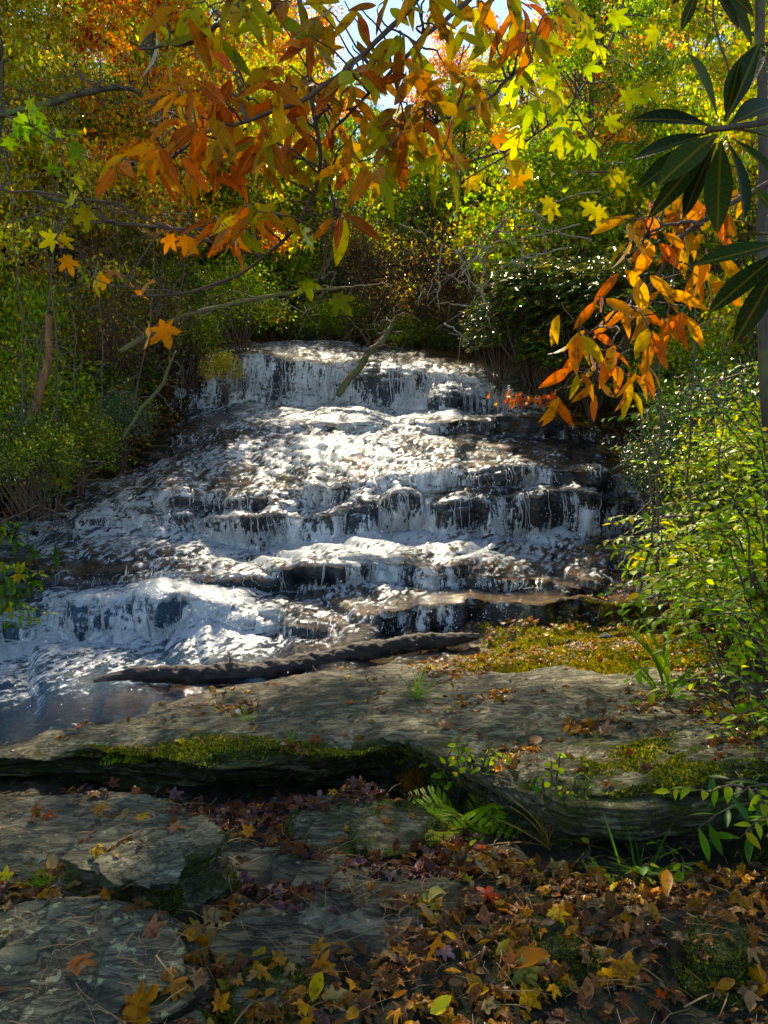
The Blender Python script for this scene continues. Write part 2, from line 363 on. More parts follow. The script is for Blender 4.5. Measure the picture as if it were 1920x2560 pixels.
def pal(p, n, var=0.25):
    """p: list of (weight, rgb)"""
    w = np.array([q[0] for q in p], float); w /= w.sum(); c = np.array([q[1] for q in p])
    i = R.choice(len(p), n, p=w); o = c[i] * np.exp(R.normal(0, var, (n, 1))) * (1 + R.normal(0, 0.08, (n, 3)))
    return np.clip(o, 0.002, 0.9)
YG = (0.34, 0.40, 0.025); YE = (0.58, 0.42, 0.03); OR = (0.58, 0.20, 0.02); RD = (0.42, 0.055, 0.02); GR = (0.10, 0.19, 0.02); DG = (0.035, 0.065, 0.012); OL = (0.20, 0.21, 0.02); BR = (0.14, 0.07, 0.025); LG = (0.16, 0.28, 0.03); BG = (0.02, 0.07, 0.04)
def rv(n): return nrm(R.normal(0, 1, (n, 3)))

# ------------------------------------------------------------------ sun
SUN_E = math.radians(45); SUN_A = math.radians(-3)
SUN = np.array([math.sin(SUN_A) * math.cos(SUN_E), math.cos(SUN_A) * math.cos(SUN_E), math.sin(SUN_E)])
sd = bpy.data.lights.new('sun', 'SUN'); sd.energy = 3.9; sd.angle = math.radians(0.5); sd.color = (1.0, 0.90, 0.72)
so = bpy.data.objects.new('sun', sd); COL.objects.link(so); so.rotation_euler = Vector(SUN).to_track_quat('Z', 'Y').to_euler(); so.location = (0, 20, 40)
w = bpy.data.worlds.new('World'); SC.world = w; w.use_nodes = True; nt = w.node_tree; nt.nodes.clear()
sky = nt.nodes.new('ShaderNodeTexSky'); sky.sky_type = 'NISHITA'; sky.sun_disc = False; sky.sun_elevation = SUN_E; sky.sun_rotation = SUN_A; sky.air_density = 1.0; sky.dust_density = 0.0; sky.ozone_density = 3.5
bg = nt.nodes.new('ShaderNodeBackground'); bg.inputs[1].default_value = 0.15; wo = nt.nodes.new('ShaderNodeOutputWorld')
nt.links.new(sky.outputs[0], bg.inputs[0]); nt.links.new(bg.outputs[0], wo.inputs[0])
SC.view_settings.view_transform = 'Standard'; SC.view_settings.look = 'None'; SC.view_settings.gamma = 1; SC.view_settings.exposure = 1.3; SC.view_settings.use_white_balance = True; SC.view_settings.white_balance_temperature = 7600
SC.cycles.max_bounces = 7; SC.cycles.diffuse_bounces = 3; SC.cycles.glossy_bounces = 3; SC.cycles.transmission_bounces = 4; SC.cycles.transparent_max_bounces = 8
SC.cycles.sample_clamp_indirect = 6; SC.cycles.use_denoising = True; SC.cycles.caustics_reflective = False; SC.cycles.caustics_refractive = False
SC.cycles.blur_glossy = 0.3

# ------------------------------------------------------------------ stream bed: rows of the cascade from near to far
CX = np.array([-700, 0, 200, 400, 600, 800, 1000, 1200, 1400, 1600, 1800, 2700], float)
def e(a): return np.array(a + [a[-1]] * (12 - len(a)), float)
ROWS = [  # py, D, water thickness, foam, gold
 (e([2110, 2000, 1950, 1890, 1850, 1820, 1800, 1780, 1740, 1720]), e([4.6, 4.8, 5.2, 5.6, 5.8, 5.9, 6.0, 6.2, 6.5, 6.6]), e([0]), e([0]), 0, 8),
 (e([1990, 1880, 1822, 1752, 1722, 1692, 1665, 1640, 1605, 1590]), e([4.9, 5.1, 5.5, 5.9, 6.1, 6.2, 6.3, 6.5, 6.8, 6.9]), e([.03, .03, .02, .01, .01, .01, .0, -.03, -.05, -.06]), e([.1, .15, .1, .05, .1, .1, .1, 0]), .2, 20),
 (e([1760, 1740, 1722, 1703, 1688, 1665, 1638, 1612, 1585, 1575]), e([6.2, 6.2, 6.3, 6.4, 6.5, 6.6, 6.8, 7.0, 7.05, 7.1]), e([.05, .05, .05, .04, .02, .015, .015, .0, -.03, -.05]), e([.5, .55, .45, .25, .1, .2, .15, .05, 0]), .3, 60),
 (e([1612, 1612, 1622, 1606, 1590, 1605, 1575, 1562, 1548, 1550, 1560]), e([7.5]), e([.07, .07, .07, .07, .05, .03, .02, .01, .01, -.02, -.04]), e([.85, .85, .95, 1, .9, .5, .25, .1, .1, 0]), .5, 60),
 (e([1545, 1548, 1500, 1488, 1525, 1558, 1530, 1500, 1506, 1512, 1520]), e([7.85, 7.85, 7.85, 7.85, 7.8, 7.75, 7.65, 7.6, 7.56]), e([.04, .04, .05, .07, .05, .03, .02, .01, .005, .0, -.04]), e([.5, .5, .7, 1, .8, .5, .3, .1, .1, .05]), .6, 45),
 (e([1530, 1530, 1478, 1462, 1484, 1480, 1470, 1480, 1490, 1495, 1500]), e([8.5]), e([.04, .04, .04, .05, .04, .03, .03, .015, .01, .01, -.03]), e([.3, .3, .3, .5, .6, .6, .5, .35, .25, .1]), .8, 45),
 (e([1440, 1440, 1425, 1438, 1446, 1414, 1392, 1436, 1466, 1474, 1480]), e([8.7, 8.7, 8.7, 8.65, 8.6, 8.58, 8.58, 8.6]), e([.03, .03, .02, .03, .03, .03, .03, .015, .01, .01, -.02]), e([.3, .3, .2, .4, .6, .7, .6, .45, .3, .15]), .8, 35),
 (e([1390, 1385, 1332, 1322, 1366, 1362, 1345, 1345, 1345, 1340, 1340]), e([10.0]), e([.05, .05, .05, .05, .05, .05, .05, .03, .02, .03, .03]), e([.6, .65, .7, .7, .9, 1, 1, .8, .7, .5]), 1, 70),
 (e([1350, 1345, 1304, 1288, 1305, 1296, 1245, 1238, 1236, 1262, 1300]), e([10.2, 10.2, 10.2, 10.15, 10.08, 10.08]), e([.04, .04, .03, .03, .02, .03, .03, .015, .015, .02, .02]), e([.5, .5, .55, .6, .45, .55, .55, .35, .3, .5]), .5, 60),
 (e([1342, 1336, 1292, 1272, 1288, 1280, 1226, 1222, 1220, 1250, 1290]), e([10.42]), e([.04, .04, .03, .03, .02, .03, .03, .015, .015, .02, .02]), e([.5, .5, .6, .6, .55, .6, .6, .4, .3, .5]), .7, 14),
 (e([1315, 1310, 1270, 1222, 1236, 1222, 1192, 1163, 1172, 1215, 1260]), e([10.65, 10.65, 10.6, 10.55, 10.5]), e([.04, .04, .03, .03, .02, .03, .03, .015, .015, .03, .02]), e([.5, .5, .6, .6, .4, .55, .6, .35, .25, .6]), .6, 45),
 (e([1240, 1235, 1215, 1165, 1135, 1112, 1108, 1118, 1125, 1160, 1200]), e([12.0]), e([-.05, -.05, .0, .03, .03, .03, .03, .02, .02, .0, -.05]), e([.2, .2, .3, .5, .65, .7, .65, .3, .3, .1]), 1, 50),  # mid columns of these four rows: extra foam paints in the sun glare
 (e([1200, 1200, 1190, 1130, 1088, 1080, 1085, 1094, 1100, 1130, 1170]), e([12.8]), e([-.05, -.05, -.05, -.0, .02, .03, .03, .02, .01, -.03]), e([0, 0, 0, .15, .5, .65, .65, .35, .2, 0]), .6, 30),
 (e([1180, 1180, 1170, 1100, 1070, 1060, 1062, 1052, 1044, 1090, 1150]), e([13.0]), e([-.05, -.05, -.05, -.0, .02, .03, .03, -.01, -.01, -.03]), e([0, 0, 0, .15, .5, .7, .7, .4, 0, 0]), .6, 20),
 (e([1160, 1160, 1140, 1062, 1012, 1016, 1030, 1034, 1037, 1070, 1140]), e([15.0]), e([-.05, -.05, -.05, .02, .04, .04, .04, .03, .02, -.03]), e([0, 0, 0, .3, .5, .7, .8, .6, .3, 0]), .4, 35),
 (e([1130, 1130, 1090, 900, 884, 902, 922, 952, 1010, 1060, 1130]), e([15.6]), e([-.05, -.05, -.05, .02, .02, .02, .03, .02, .01, -.03]), e([0, 0, 0, .35, .2, .3, .6, .5, .3, 0]), .3, 65),
 (e([1125, 1125, 1080, 892, 876, 893, 905, 916, 960, 1050, 1120]), e([16.5]), e([-.05, -.05, -.05, .02, .02, .02, .02, .01, .01, -.03]), e([0, 0, 0, .4, .55, .55, .45, .3, .1, 0]), .4, 20),
 (e([1080, 1080, 1050, 872, 855, 853, 880, 900, 930, 1000, 1080]), e([19.0]), e([-.05, -.05, -.05, .02, .03, .03, .0, -.03, -.05]), e([0, 0, 0, .4, .65, .65, .4, .1, 0]), .2, 22),
 (e([828]), e([25.0]), e([-.2]), e([0]), 0, 12),
 (e([640]), e([60.0]), e([-.2]), e([0]), 0, 12),
 (e([560]), e([160.0]), e([-.2]), e([0]), 0, 6)]
XB_Y = [0, 5, 6.5, 8, 9.5, 11, 14, 16, 19, 25, 60, 160]
XL = [-7.8, -7.0, -6.9, -6.5, -5.9, -4.9, -4.1, -3.7, -3.4, -3.5, -3.5, -3.5]
XR = [3.4, 3.0, 2.75, 3.3, 4.0, 4.2, 3.7, 3.9, 4.4, 4.5, 5, 5]
def bank(x, y):
    xl = np.interp(y, XB_Y, XL); xr = np.interp(y, XB_Y, XR)
    wgt = np.interp(y, [0, 5, 25, 60, 160], [1, 1, .55, .12, 0])
    l = np.maximum(0, xl - x); r = np.maximum(0, x - xr)
    return wgt * (0.62 * l ** 1.0 * sstep(0, .8, l) + 0.55 * r * sstep(0, .8, r)) , np.maximum(sstep(-.1, .5, l), sstep(-.1, .5, r))
def loft(rows, xs, wob=6.0, sm=5, dw=.012):
    py = []; D = []; ex = []
    for k, r in enumerate(rows):
        q = np.interp(xs, CX, r[0]); d = np.interp(xs, CX, r[1])
        q = blur(q, sm, 0); d = blur(d, 14, 0)
        q = q + wob * min(1.0, r[-1] / 40 + .15) * fbm(xs / 70.0, k * 3.3, 0, 3, 3); d = d + d * dw * fbm(xs / 70.0, k * 5.1 + 9, 0, 5, 3)
        py.append(q); D.append(d); ex.append([blur(np.interp(xs, CX, np.asarray(c, float) * np.ones(12)), 12, 0) for c in r[2:-1]])
    Wp = [P(xs, a, b) for a, b in zip(py, D)]
    out = []; eo = []
    for k in range(1, len(rows)):
        n = rows[k][-1]; t = (np.arange(n) / n)
        for tt in t:
            out.append(Wp[k - 1] * (1 - tt) + Wp[k] * tt)
            eo.append([a * (1 - tt) + b * tt for a, b in zip(ex[k - 1], ex[k])])
    out.append(Wp[-1]); eo.append(ex[-1])
    return np.array(out), np.array(eo)     # (R,C,3), (R,K,C)
xs = np.arange(-700, 2701, 3.4)
G0, EX = loft(ROWS, xs, 17.0, 5, .030)
wetT, foamT, goldT = EX[:, 0], EX[:, 1], EX[:, 2]
S0 = G0.copy()
for k in (1, 2): S0[..., k] = blur(S0[..., k], 2, 0)
def normals(S):
    du = np.gradient(S, axis=1); dv = np.gradient(S, axis=0); n = nrm(np.cross(du, dv)); return n
Nn = normals(S0)
x, y, z = S0[..., 0], S0[..., 1], S0[..., 2]
near = 1 - sstep(19, 24, y)
bz, soil = bank(x, y); soil = np.maximum(soil, sstep(19.3, 20.5, y))
bsoil = bank(x, y)[1]
# strata: terraces tilted a little, broken up by noise
tz = z + 0.10 * x + 0.25 * fbm(x * .45, y * .45, 0, 21, 3)
st = 0.13 + 0 * tz; q = tz / st; fr_ = q - np.floor(q); terr = (np.floor(q) + sstep(0.55, 1.0, fr_)) * st - tz
flatness = np.clip(Nn[..., 2], 0, 1)
lowf = 0.06 * fbm(x * .9, y * .9, z, 31, 3)
disp = near * (terr * 0.75 * flatness + lowf * flatness)
steep = 1 - sstep(0.35, 0.8, flatness)
blocks = near * steep * 0.16 * (fbm(x * 2.2, 5, z * 1.8, 41, 3) + 0.5 * np.sign(vn(x * 1.7, 3, 0, 44)))
BASE = S0 + Nn * 0; BASE[..., 2] += disp; BASE[..., 1] -= blocks
# boulders and blocks that the water breaks over: pixel of the centre, radius, how far they stand out
knob_ = np.zeros(x.shape)
for px_, py_, rx_, rz_, h_ in [(1455, 1215, .34, .26, .34), (1250, 1190, .42, .14, .22), (1160, 1285, .34, .26, .30), (1355, 1285, .40, .28, .34), (1010, 1270, .22, .3, .25), (470, 1270, .22, .30, .30), (650, 1285, .55, .24, .26), (905, 1290, .22, .32, .28),
                            (240, 1305, .25, .14, .22), (80, 1300, .3, .12, .2), (610, 1470, .38, .12, .24), (820, 1435, .5, .10, .16), (1150, 1395, .36, .12, .2), (430, 1510, .42, .22, .30), (230, 1535, .30, .18, .25), (30, 1590, .25, .16, .3), (110, 1480, .45, .16, .3), (790, 1575, .22, .10, .2), (1560, 1400, .3, .1, .2),
                            (1440, 1500, .5, .09, .16), (1620, 1525, .45, .10, .16), (1130, 1000, .5, .3, .22), (960, 960, .5, .5, .3), (1290, 1070, .7, .2, .3), (700, 940, .4, .5, -.3)]:
    cpt = P(px_, py_, 10.0); ray = cpt - np.array([0, 0, CZ]); ray = ray / np.linalg.norm(ray); rel = S0 - np.array([0, 0, CZ]); along = (rel @ ray)[..., None]; off = np.linalg.norm(rel - along * ray, axis=-1)
    ii = np.unravel_index(np.argmin(off + (S0[..., 1] < 6) * 9), off.shape); c0 = S0[ii]
    d2 = ((x - c0[0] + .1 * fbm(x * 3, z * 3, 0, 7, 2)) / rx_) ** 2 + ((z - c0[2]) / rz_) ** 2 + ((y - c0[1]) / .9) ** 2
    kk_ = np.exp(-d2 ** 1.6); knob_ = np.maximum(knob_, kk_ * np.sign(h_)); BASE[..., 1] -= h_ * kk_ * .8; BASE[..., 2] += h_ * kk_ * .35
BASE[..., 2] += bz + soil * 0.35 * fbm(x * .5, y * .5, 0, 51, 4) * np.interp(y, [0, 20, 60, 160], [1, 1, 3, 3])
rough = near * (0.035 * fbm(x * 5, y * 5, z * 5, 61, 4)) + near * 0.018 * fbm(x * 3, y * 8, z * 25, 63, 3)
BED = BASE + Nn * rough[..., None]
moss_bed = sstep(0.7, 1.2, x) * sstep(6.25, 6.5, y) * (1 - sstep(7.5, 7.65, y)) * (0.5 + 0.5 * fbm(x * 3, y * 3, 0, 71, 3) + 0.4)
bed = mesh('streambed', BED, gridtris(*BED.shape[:2]), MAT['bed'], None, True, {'gold': goldT.ravel(), 'soil': soil.ravel(), 'moss': moss_bed.ravel()})
tag(bed, kind='structure')
def gz(px_, py_):
    """ground height at world x,y from the bed grid"""
    px_ = np.atleast_1d(px_).astype(float); py_ = np.atleast_1d(py_).astype(float); o = []
    for a, b in zip(px_, py_):
        c = int(np.clip(round(((960 + a / max(b, 1) * FPX * 1.0) + 700) / 3.4), 0, len(xs) - 1))
        o.append(np.interp(b, BED[:, c, 1], BED[:, c, 2]))
    return np.array(o)
# water
WB = BASE.copy()
WB[..., 2] -= bz + soil * 0.35 * fbm(x * .5, y * .5, 0, 51, 4)
WB[..., 2] = blur(blur(WB[..., 2], 4, 0), 5, 1); WB[..., 1] = blur(blur(WB[..., 1], 2, 0), 3, 1)
WN = normals(WB); wst = 1 - sstep(0.35, 0.85, np.clip(WN[..., 2], 0, 1))
x, y, z = WB[..., 0], WB[..., 1], WB[..., 2]
fx = x * .87 - y * .5; fy = x * .5 + y * .87            # across / along the flow
turb = fbm(fx * 7, fy * 3.2, z * 3, 81, 4); fine = fbm(fx * 22, fy * 11, z * 9, 83, 3)
streak = .55 * fbm(x * 26 + 2 * fbm(x * 3, z * 5, 0, 89, 2), y * 2, z * 2.6, 85, 3) + .75 * fbm(x * 8 + fbm(x * 2, z * 4, 0, 88, 2), y * 2, z * 1.8, 86, 3); broad = fbm(x * 2.4, y * 1.4, z * .6, 87, 3)
foam = foamT + (1 - wst) * (0.22 * turb + 0.30 * broad - 0.05) + wst * (0.75 * streak + 0.55 * broad - 0.12)
foam = foam + .12 + .30 * wst - .62 * np.clip(knob_, 0, 1) * wst + .15 * sstep(.1, .5, knob_) * (1 - wst) * (foamT > .25) ; foam = np.clip(foam, -0.3, 1.2)
th = wetT + 0.012 + (1 - wst) * (0.021 * turb + .008 * fine) * (0.5 + foamT) + wst * (0.05 * streak + .03 * turb) * 0.8 + 0.02 * np.clip(foam, 0, 1)
th = th * near
th = np.where(y > 20.5, -0.5, th)
WAT = WB + WN * th[..., None]
inb = ((WAT - BED) * Nn).sum(-1) > -0.03
inb &= (y < 20) & (x > -9) & (x < 8) & (np.abs(x) < y * .62 + 1.2)
keep = inb[:-1, :-1] | inb[1:, 1:]
deep = np.clip(.25 * (y < 7.4) * (x < -1) + sstep(.035, .06, wetT) * (y < 9.9) * 0.55 + 0.25 * sstep(.02, .05, wetT) + 0.1, 0, 0.7)  # thicker water bluer; left pool also gets painted blue sky reflection
flow = np.where(wst[..., None] > .5, np.stack([x * 26, y * 3, z * 3.0], -1), np.stack([fx * 15, fy * 5.0, z * 9], -1))
flow = np.stack([blur(flow[..., k], 1, 0) for k in range(3)], -1)
T = gridtris(*WAT.shape[:2], keep=keep); used, inv = np.unique(T, return_inverse=True)
water = mesh('water', WAT.reshape(-1, 3)[used], inv.reshape(-1, 3), MAT['water'], None, True, {'foam': foam.ravel()[used], 'deep': deep.ravel()[used], 'flow': flow.reshape(-1, 3)[used]})
tag(water, kind='structure')
strands = MB(); seg0 = [(int(sum(r[-1] for r in ROWS[1:a])), int(sum(r[-1] for r in ROWS[1:b + 1]))) for a, b in ((4, 4), (6, 6), (8, 8), (10, 10), (15, 15), (13, 13))]
fW = np.where(inb, foamT, -1)
for (ra, rb), cnt in zip(seg0, (20, 60, 90, 130, 110, 6)):
    ra = max(0, ra - 2); rb = min(WAT.shape[0] - 1, rb + 6); w_ = np.clip(fW[(ra + rb) // 2], 0, 1) ** 1.0 * (np.abs(xs - 960) < 1050); 
    if w_.sum() <= 0: continue
    w_ = w_ * np.clip(.30 + 1.3 * vn(xs / 26., ra, 0, 401) + .9 * vn(xs / 9., ra, 0, 402), 0.02, 2); w_ /= w_.sum()
    for c_ in R.choice(len(xs), cnt, p=w_):
        a_ = ra + R.integers(0, max(1, (rb - ra) // 3)); b_ = rb - R.integers(0, max(1, (rb - ra) // 2)); 
        if b_ - a_ < 8: continue
        ii = np.linspace(b_, a_, 12).astype(int); pts_ = WAT[ii, c_].copy(); dp = pts_[0, 1] * .00034 * np.exp(R.normal(0, .35))
        t_ = np.linspace(0, 1, 12)[:, None]; pts_ += WN[ii, c_] * (.006 + .035 * t_ * R.random()); pts_[:, 0] += R.normal(0, .012) * t_[:, 0] * 3 + .022 * fbm(np.arange(12) * .6, c_, 0, 5, 2)
        V_, T_ = tube(pts_, [dp * R.uniform(.6, 1.4), dp * R.uniform(1.0, 2.6), dp * .7], 4, .5, int(c_) % 97); strands.add(V_, T_)
V_, T_ = strands.get(); so_ = mesh('falling_strands', V_, T_, MAT['strand'], water, True, {'col': np.full((len(V_), 3), .62) * [.95, 1, 1.04], 'lp': np.zeros((len(V_), 3))})
# spray
def ico():
    t = (1 + 5 ** .5) / 2
    v = np.array([[-1, t, 0], [1, t, 0], [0, 0, 1.5], [0, 0, -1.5], [1, -t, 0], [-1, -t, 0]]) / 1.9
    return v, np.array([[0, 1, 2], [1, 4, 2], [4, 5, 2], [5, 0, 2], [1, 0, 3], [4, 1, 3], [5, 4, 3], [0, 5, 3]])
wgt = np.clip(foam, 0, 1) ** 2 * (0.15 + wst) * (y < 16.5) * inb; wgt[:, np.abs(xs - 960) > 1100] = 0
pr = (wgt * np.interp(y, [5, 16], [.6, 1.6])).ravel(); pr /= pr.sum()
idx = R.choice(len(pr), 16000, p=pr)
sv, stt = ico(); p0 = WAT.reshape(-1, 3)[idx] + WN.reshape(-1, 3)[idx] * np.abs(R.normal(0, 0.045, (16000, 1))) + R.normal(0, .015, (16000, 3)); p0[:, 2] += np.abs(R.normal(0, .02, 16000))
sz_ = np.exp(R.normal(-5.45, .38, 16000)) * np.interp(p0[:, 1], [5, 16], [.8, 1.5])
V = p0[:, None] + sz_[:, None, None] * sv[None] * np.array([1, 1, 1.3]); T = stt[None] + (np.arange(16000) * 6)[:, None, None]
tag(mesh('spray', V.reshape(-1, 3), T.reshape(-1, 3), MAT['spray']), 'white drops thrown up along the cascades', None, None, 'stuff')

# ------------------------------------------------------------------ near floor
def floor_z(x, y): return -0.24 * np.maximum(0, y - 2.2) + 0.09 * fbm(x * 1.3, y * 1.3, 0, 91, 5) + np.maximum(0, x - 2.2) * 0.35 + 0.03 * fbm(x * 6, y * 6, 0, 92, 3)
gx = np.arange(-7, 7.01, 0.03); gy = np.arange(-5, 5.4, 0.03); X, Y = np.meshgrid(gx, gy); Z = floor_z(X, Y)
FL = np.stack([X, Y, Z], -1); fm = 0.45 + 0.6 * fbm(X * 1.7, Y * 1.7, 0, 93, 3)
o = mesh('ground', FL, gridtris(*X.shape), MAT['rock'], None, True, {'moss': fm.ravel(), 'damp': np.full(X.size, .95), 'lichen': np.zeros(X.size)})
tag(o, kind='structure')
BV = [(FL.reshape(-1, 3), gridtris(*X.shape))]

# ------------------------------------------------------------------ the main ledge
SROWS = [(e([2120, 2010, 1990, 1995, 1998, 1992, 1988, 2090, 2185, 2195, 2150, 2100]), e([4.35, 4.35, 4.35, 4.2, 4.2, 4.2, 4.15, 3.4, 2.93, 2.88, 2.95, 3.0]), 1.0, 4),
 (e([2080, 1985, 1965, 1975, 1975, 1970, 1965, 2040, 2120, 2130, 2080, 2050]), e([4.42, 4.42, 4.42, 4.30, 4.30, 4.30, 4.25, 3.48, 3.02, 2.98, 3.05, 3.1]), .9, 22),
 (e([2040, 1945, 1925, 1925, 1935, 1935, 1900, 1975, 2050, 2060, 2000, 1990]), e([4.4, 4.4, 4.4, 4.35, 4.35, 4.3, 4.2, 3.45, 2.98, 2.93, 3.0, 3.05]), .8, 25),
 (e([2010, 1915, 1890, 1885, 1905, 1905, 1860, 1925, 1985, 1995, 1930, 1900]), e([4.22, 4.22, 4.25, 4.05, 3.92, 3.88, 3.88, 3.38, 2.94, 2.9, 2.95, 3.0]), .85, 26),
 (e([1985, 1890, 1858, 1852, 1868, 1870, 1832, 1885, 1945, 1950, 1880, 1860]), e([4.25, 4.25, 4.3, 4.12, 3.98, 3.93, 3.93, 3.42, 3.0, 2.97, 3.02, 3.1]), .75, 22),
 (e([1972, 1880, 1845, 1835, 1835, 1835, 1805, 1820, 1860, 1850, 1820, 1810]), e([4.35, 4.4, 4.45, 4.35, 4.25, 4.2, 4.2, 3.8, 3.45, 3.5, 3.5, 3.5]), .45, 26),
 (e([1965, 1872, 1835, 1800, 1782, 1770, 1755, 1755, 1755, 1750, 1740, 1735]), e([4.7, 4.75, 4.9, 4.9, 4.85, 4.8, 4.8, 4.6, 4.4, 4.4, 4.5, 4.5]), .2, 38),
 (e([1962, 1866, 1812, 1762, 1735, 1715, 1695, 1682, 1672, 1665, 1655, 1650]), e([4.9, 5.0, 5.35, 5.6, 5.7, 5.7, 5.75, 5.7, 5.5, 5.5, 5.5, 5.5]), .12, 45),
 (e([1990, 1880, 1815, 1745, 1712, 1684, 1655, 1632, 1605, 1590]), e([5.0, 5.2, 5.6, 6.05, 6.25, 6.35, 6.45, 6.6, 6.8, 6.9]), .1, 26),
 (e([2050, 1940, 1870, 1800, 1760, 1740, 1710, 1690, 1665, 1650]), e([5.3, 5.5, 5.8, 6.2, 6.4, 6.5, 6.6, 6.8, 7.0, 7.1]), .1, 8)]
xs2 = np.arange(-620, 2500, 2.6)
L0, LE = loft(SROWS, xs2, 7.0, 6)
for k in (1, 2): L0[..., k] = blur(L0[..., k], 3, 0)
mossT = LE[:, 0] * (1 + .02 * sstep(1150, 1350, xs2)[None]); LN = normals(L0); x, y, z = L0[..., 0], L0[..., 1], L0[..., 2]
fl_ = np.clip(LN[..., 2], 0, 1); stp = 1 - sstep(.3, .8, fl_)
# slanting layers break the surface in long low steps that climb to the right
s_ = z * 1.0 - 0.13 * x + 0.05 * fbm(x * .7, y * .7, 0, 101, 5); lay = s_ / .075; lf = lay - np.floor(lay); tr_ = (np.floor(lay) + sstep(.82, 1., lf)) * .075 - s_
dz = fl_ * (tr_ * 0.8 + 0.05 * fbm(x * 1.1, y * 1.6, 0, 103, 4) + 0.012 * fbm(x * 5, y * 14, 0, 105, 4))
slot = fbm(x * .9, 0, z * 26, 107, 4); dy = stp * (0.10 * np.sign(slot) * np.abs(slot) ** .5 + .14 * fbm(x * 1.8, 0, z * 3, 109, 4))
LED = L0.copy(); LED[..., 2] += dz; LED[..., 1] += dy
LED += LN * (0.012 * fbm(x * 9, y * 9, z * 9, 111, 4))[..., None]
mo = mossT * 0.95 + .38 * sstep(.78, .9, lf) * fl_ * sstep(-.2, .3, fbm(x * .8, y, 0, 129, 2)) * (y < 6) + 0.45 * fbm(x * 1.5, y * 1.5, z * 2, 113, 4) - 0.05
# bright moss cushion on the right brow of the ledge
mx, my = proj(L0); cush = np.exp(-(((mx - 1610) / 190) ** 2 + ((my - 1880) / 65) ** 2)); cush3 = sstep(.35, .9, x) * sstep(5.3, 5.8, y + .3 * fbm(x, y, 0, 119, 3)); cush2 = np.exp(-(((mx - 620) / 420) ** 4 + ((my - 1872 - 30 * fbm(x * 1.2, 0, 0, 131, 3)) / 26) ** 2)) * np.clip(.75 + .9 * fbm(x * 2.2, y * 3, z * 3, 133, 4), 0, 1.2)
mo = mo * .8 + 1.0 * cush * (.6 + fbm(x * 4, y * 4, 0, 117, 3)) + 0.6 * cush2 + 1.2 * cush3 * (.7 + .6 * fbm(x * 2.5, y * 2.5, 0, 121, 3))
damp = np.clip(.75 * sstep(4.7, 5.9, y + .5 * fbm(x * 1.2, y * 2, 0, 141, 4)) * sstep(1.6, -1.0, x) + stp * .25, 0, 1)
LT = gridtris(*LED.shape[:2])
ledge = empty('rock_ledge', (0.2, 4.3, -0.5), 'long grey layered rock ledge with mossy overhanging front crossing the whole width below the log', 'rock')
part('stone', LED, LT, MAT['rock'], ledge, {'moss': mo.ravel(), 'damp': damp.ravel(), 'lichen': (0.25 * (x * 0 + 1)).ravel()})
BV.append((LED.reshape(-1, 3), LT))

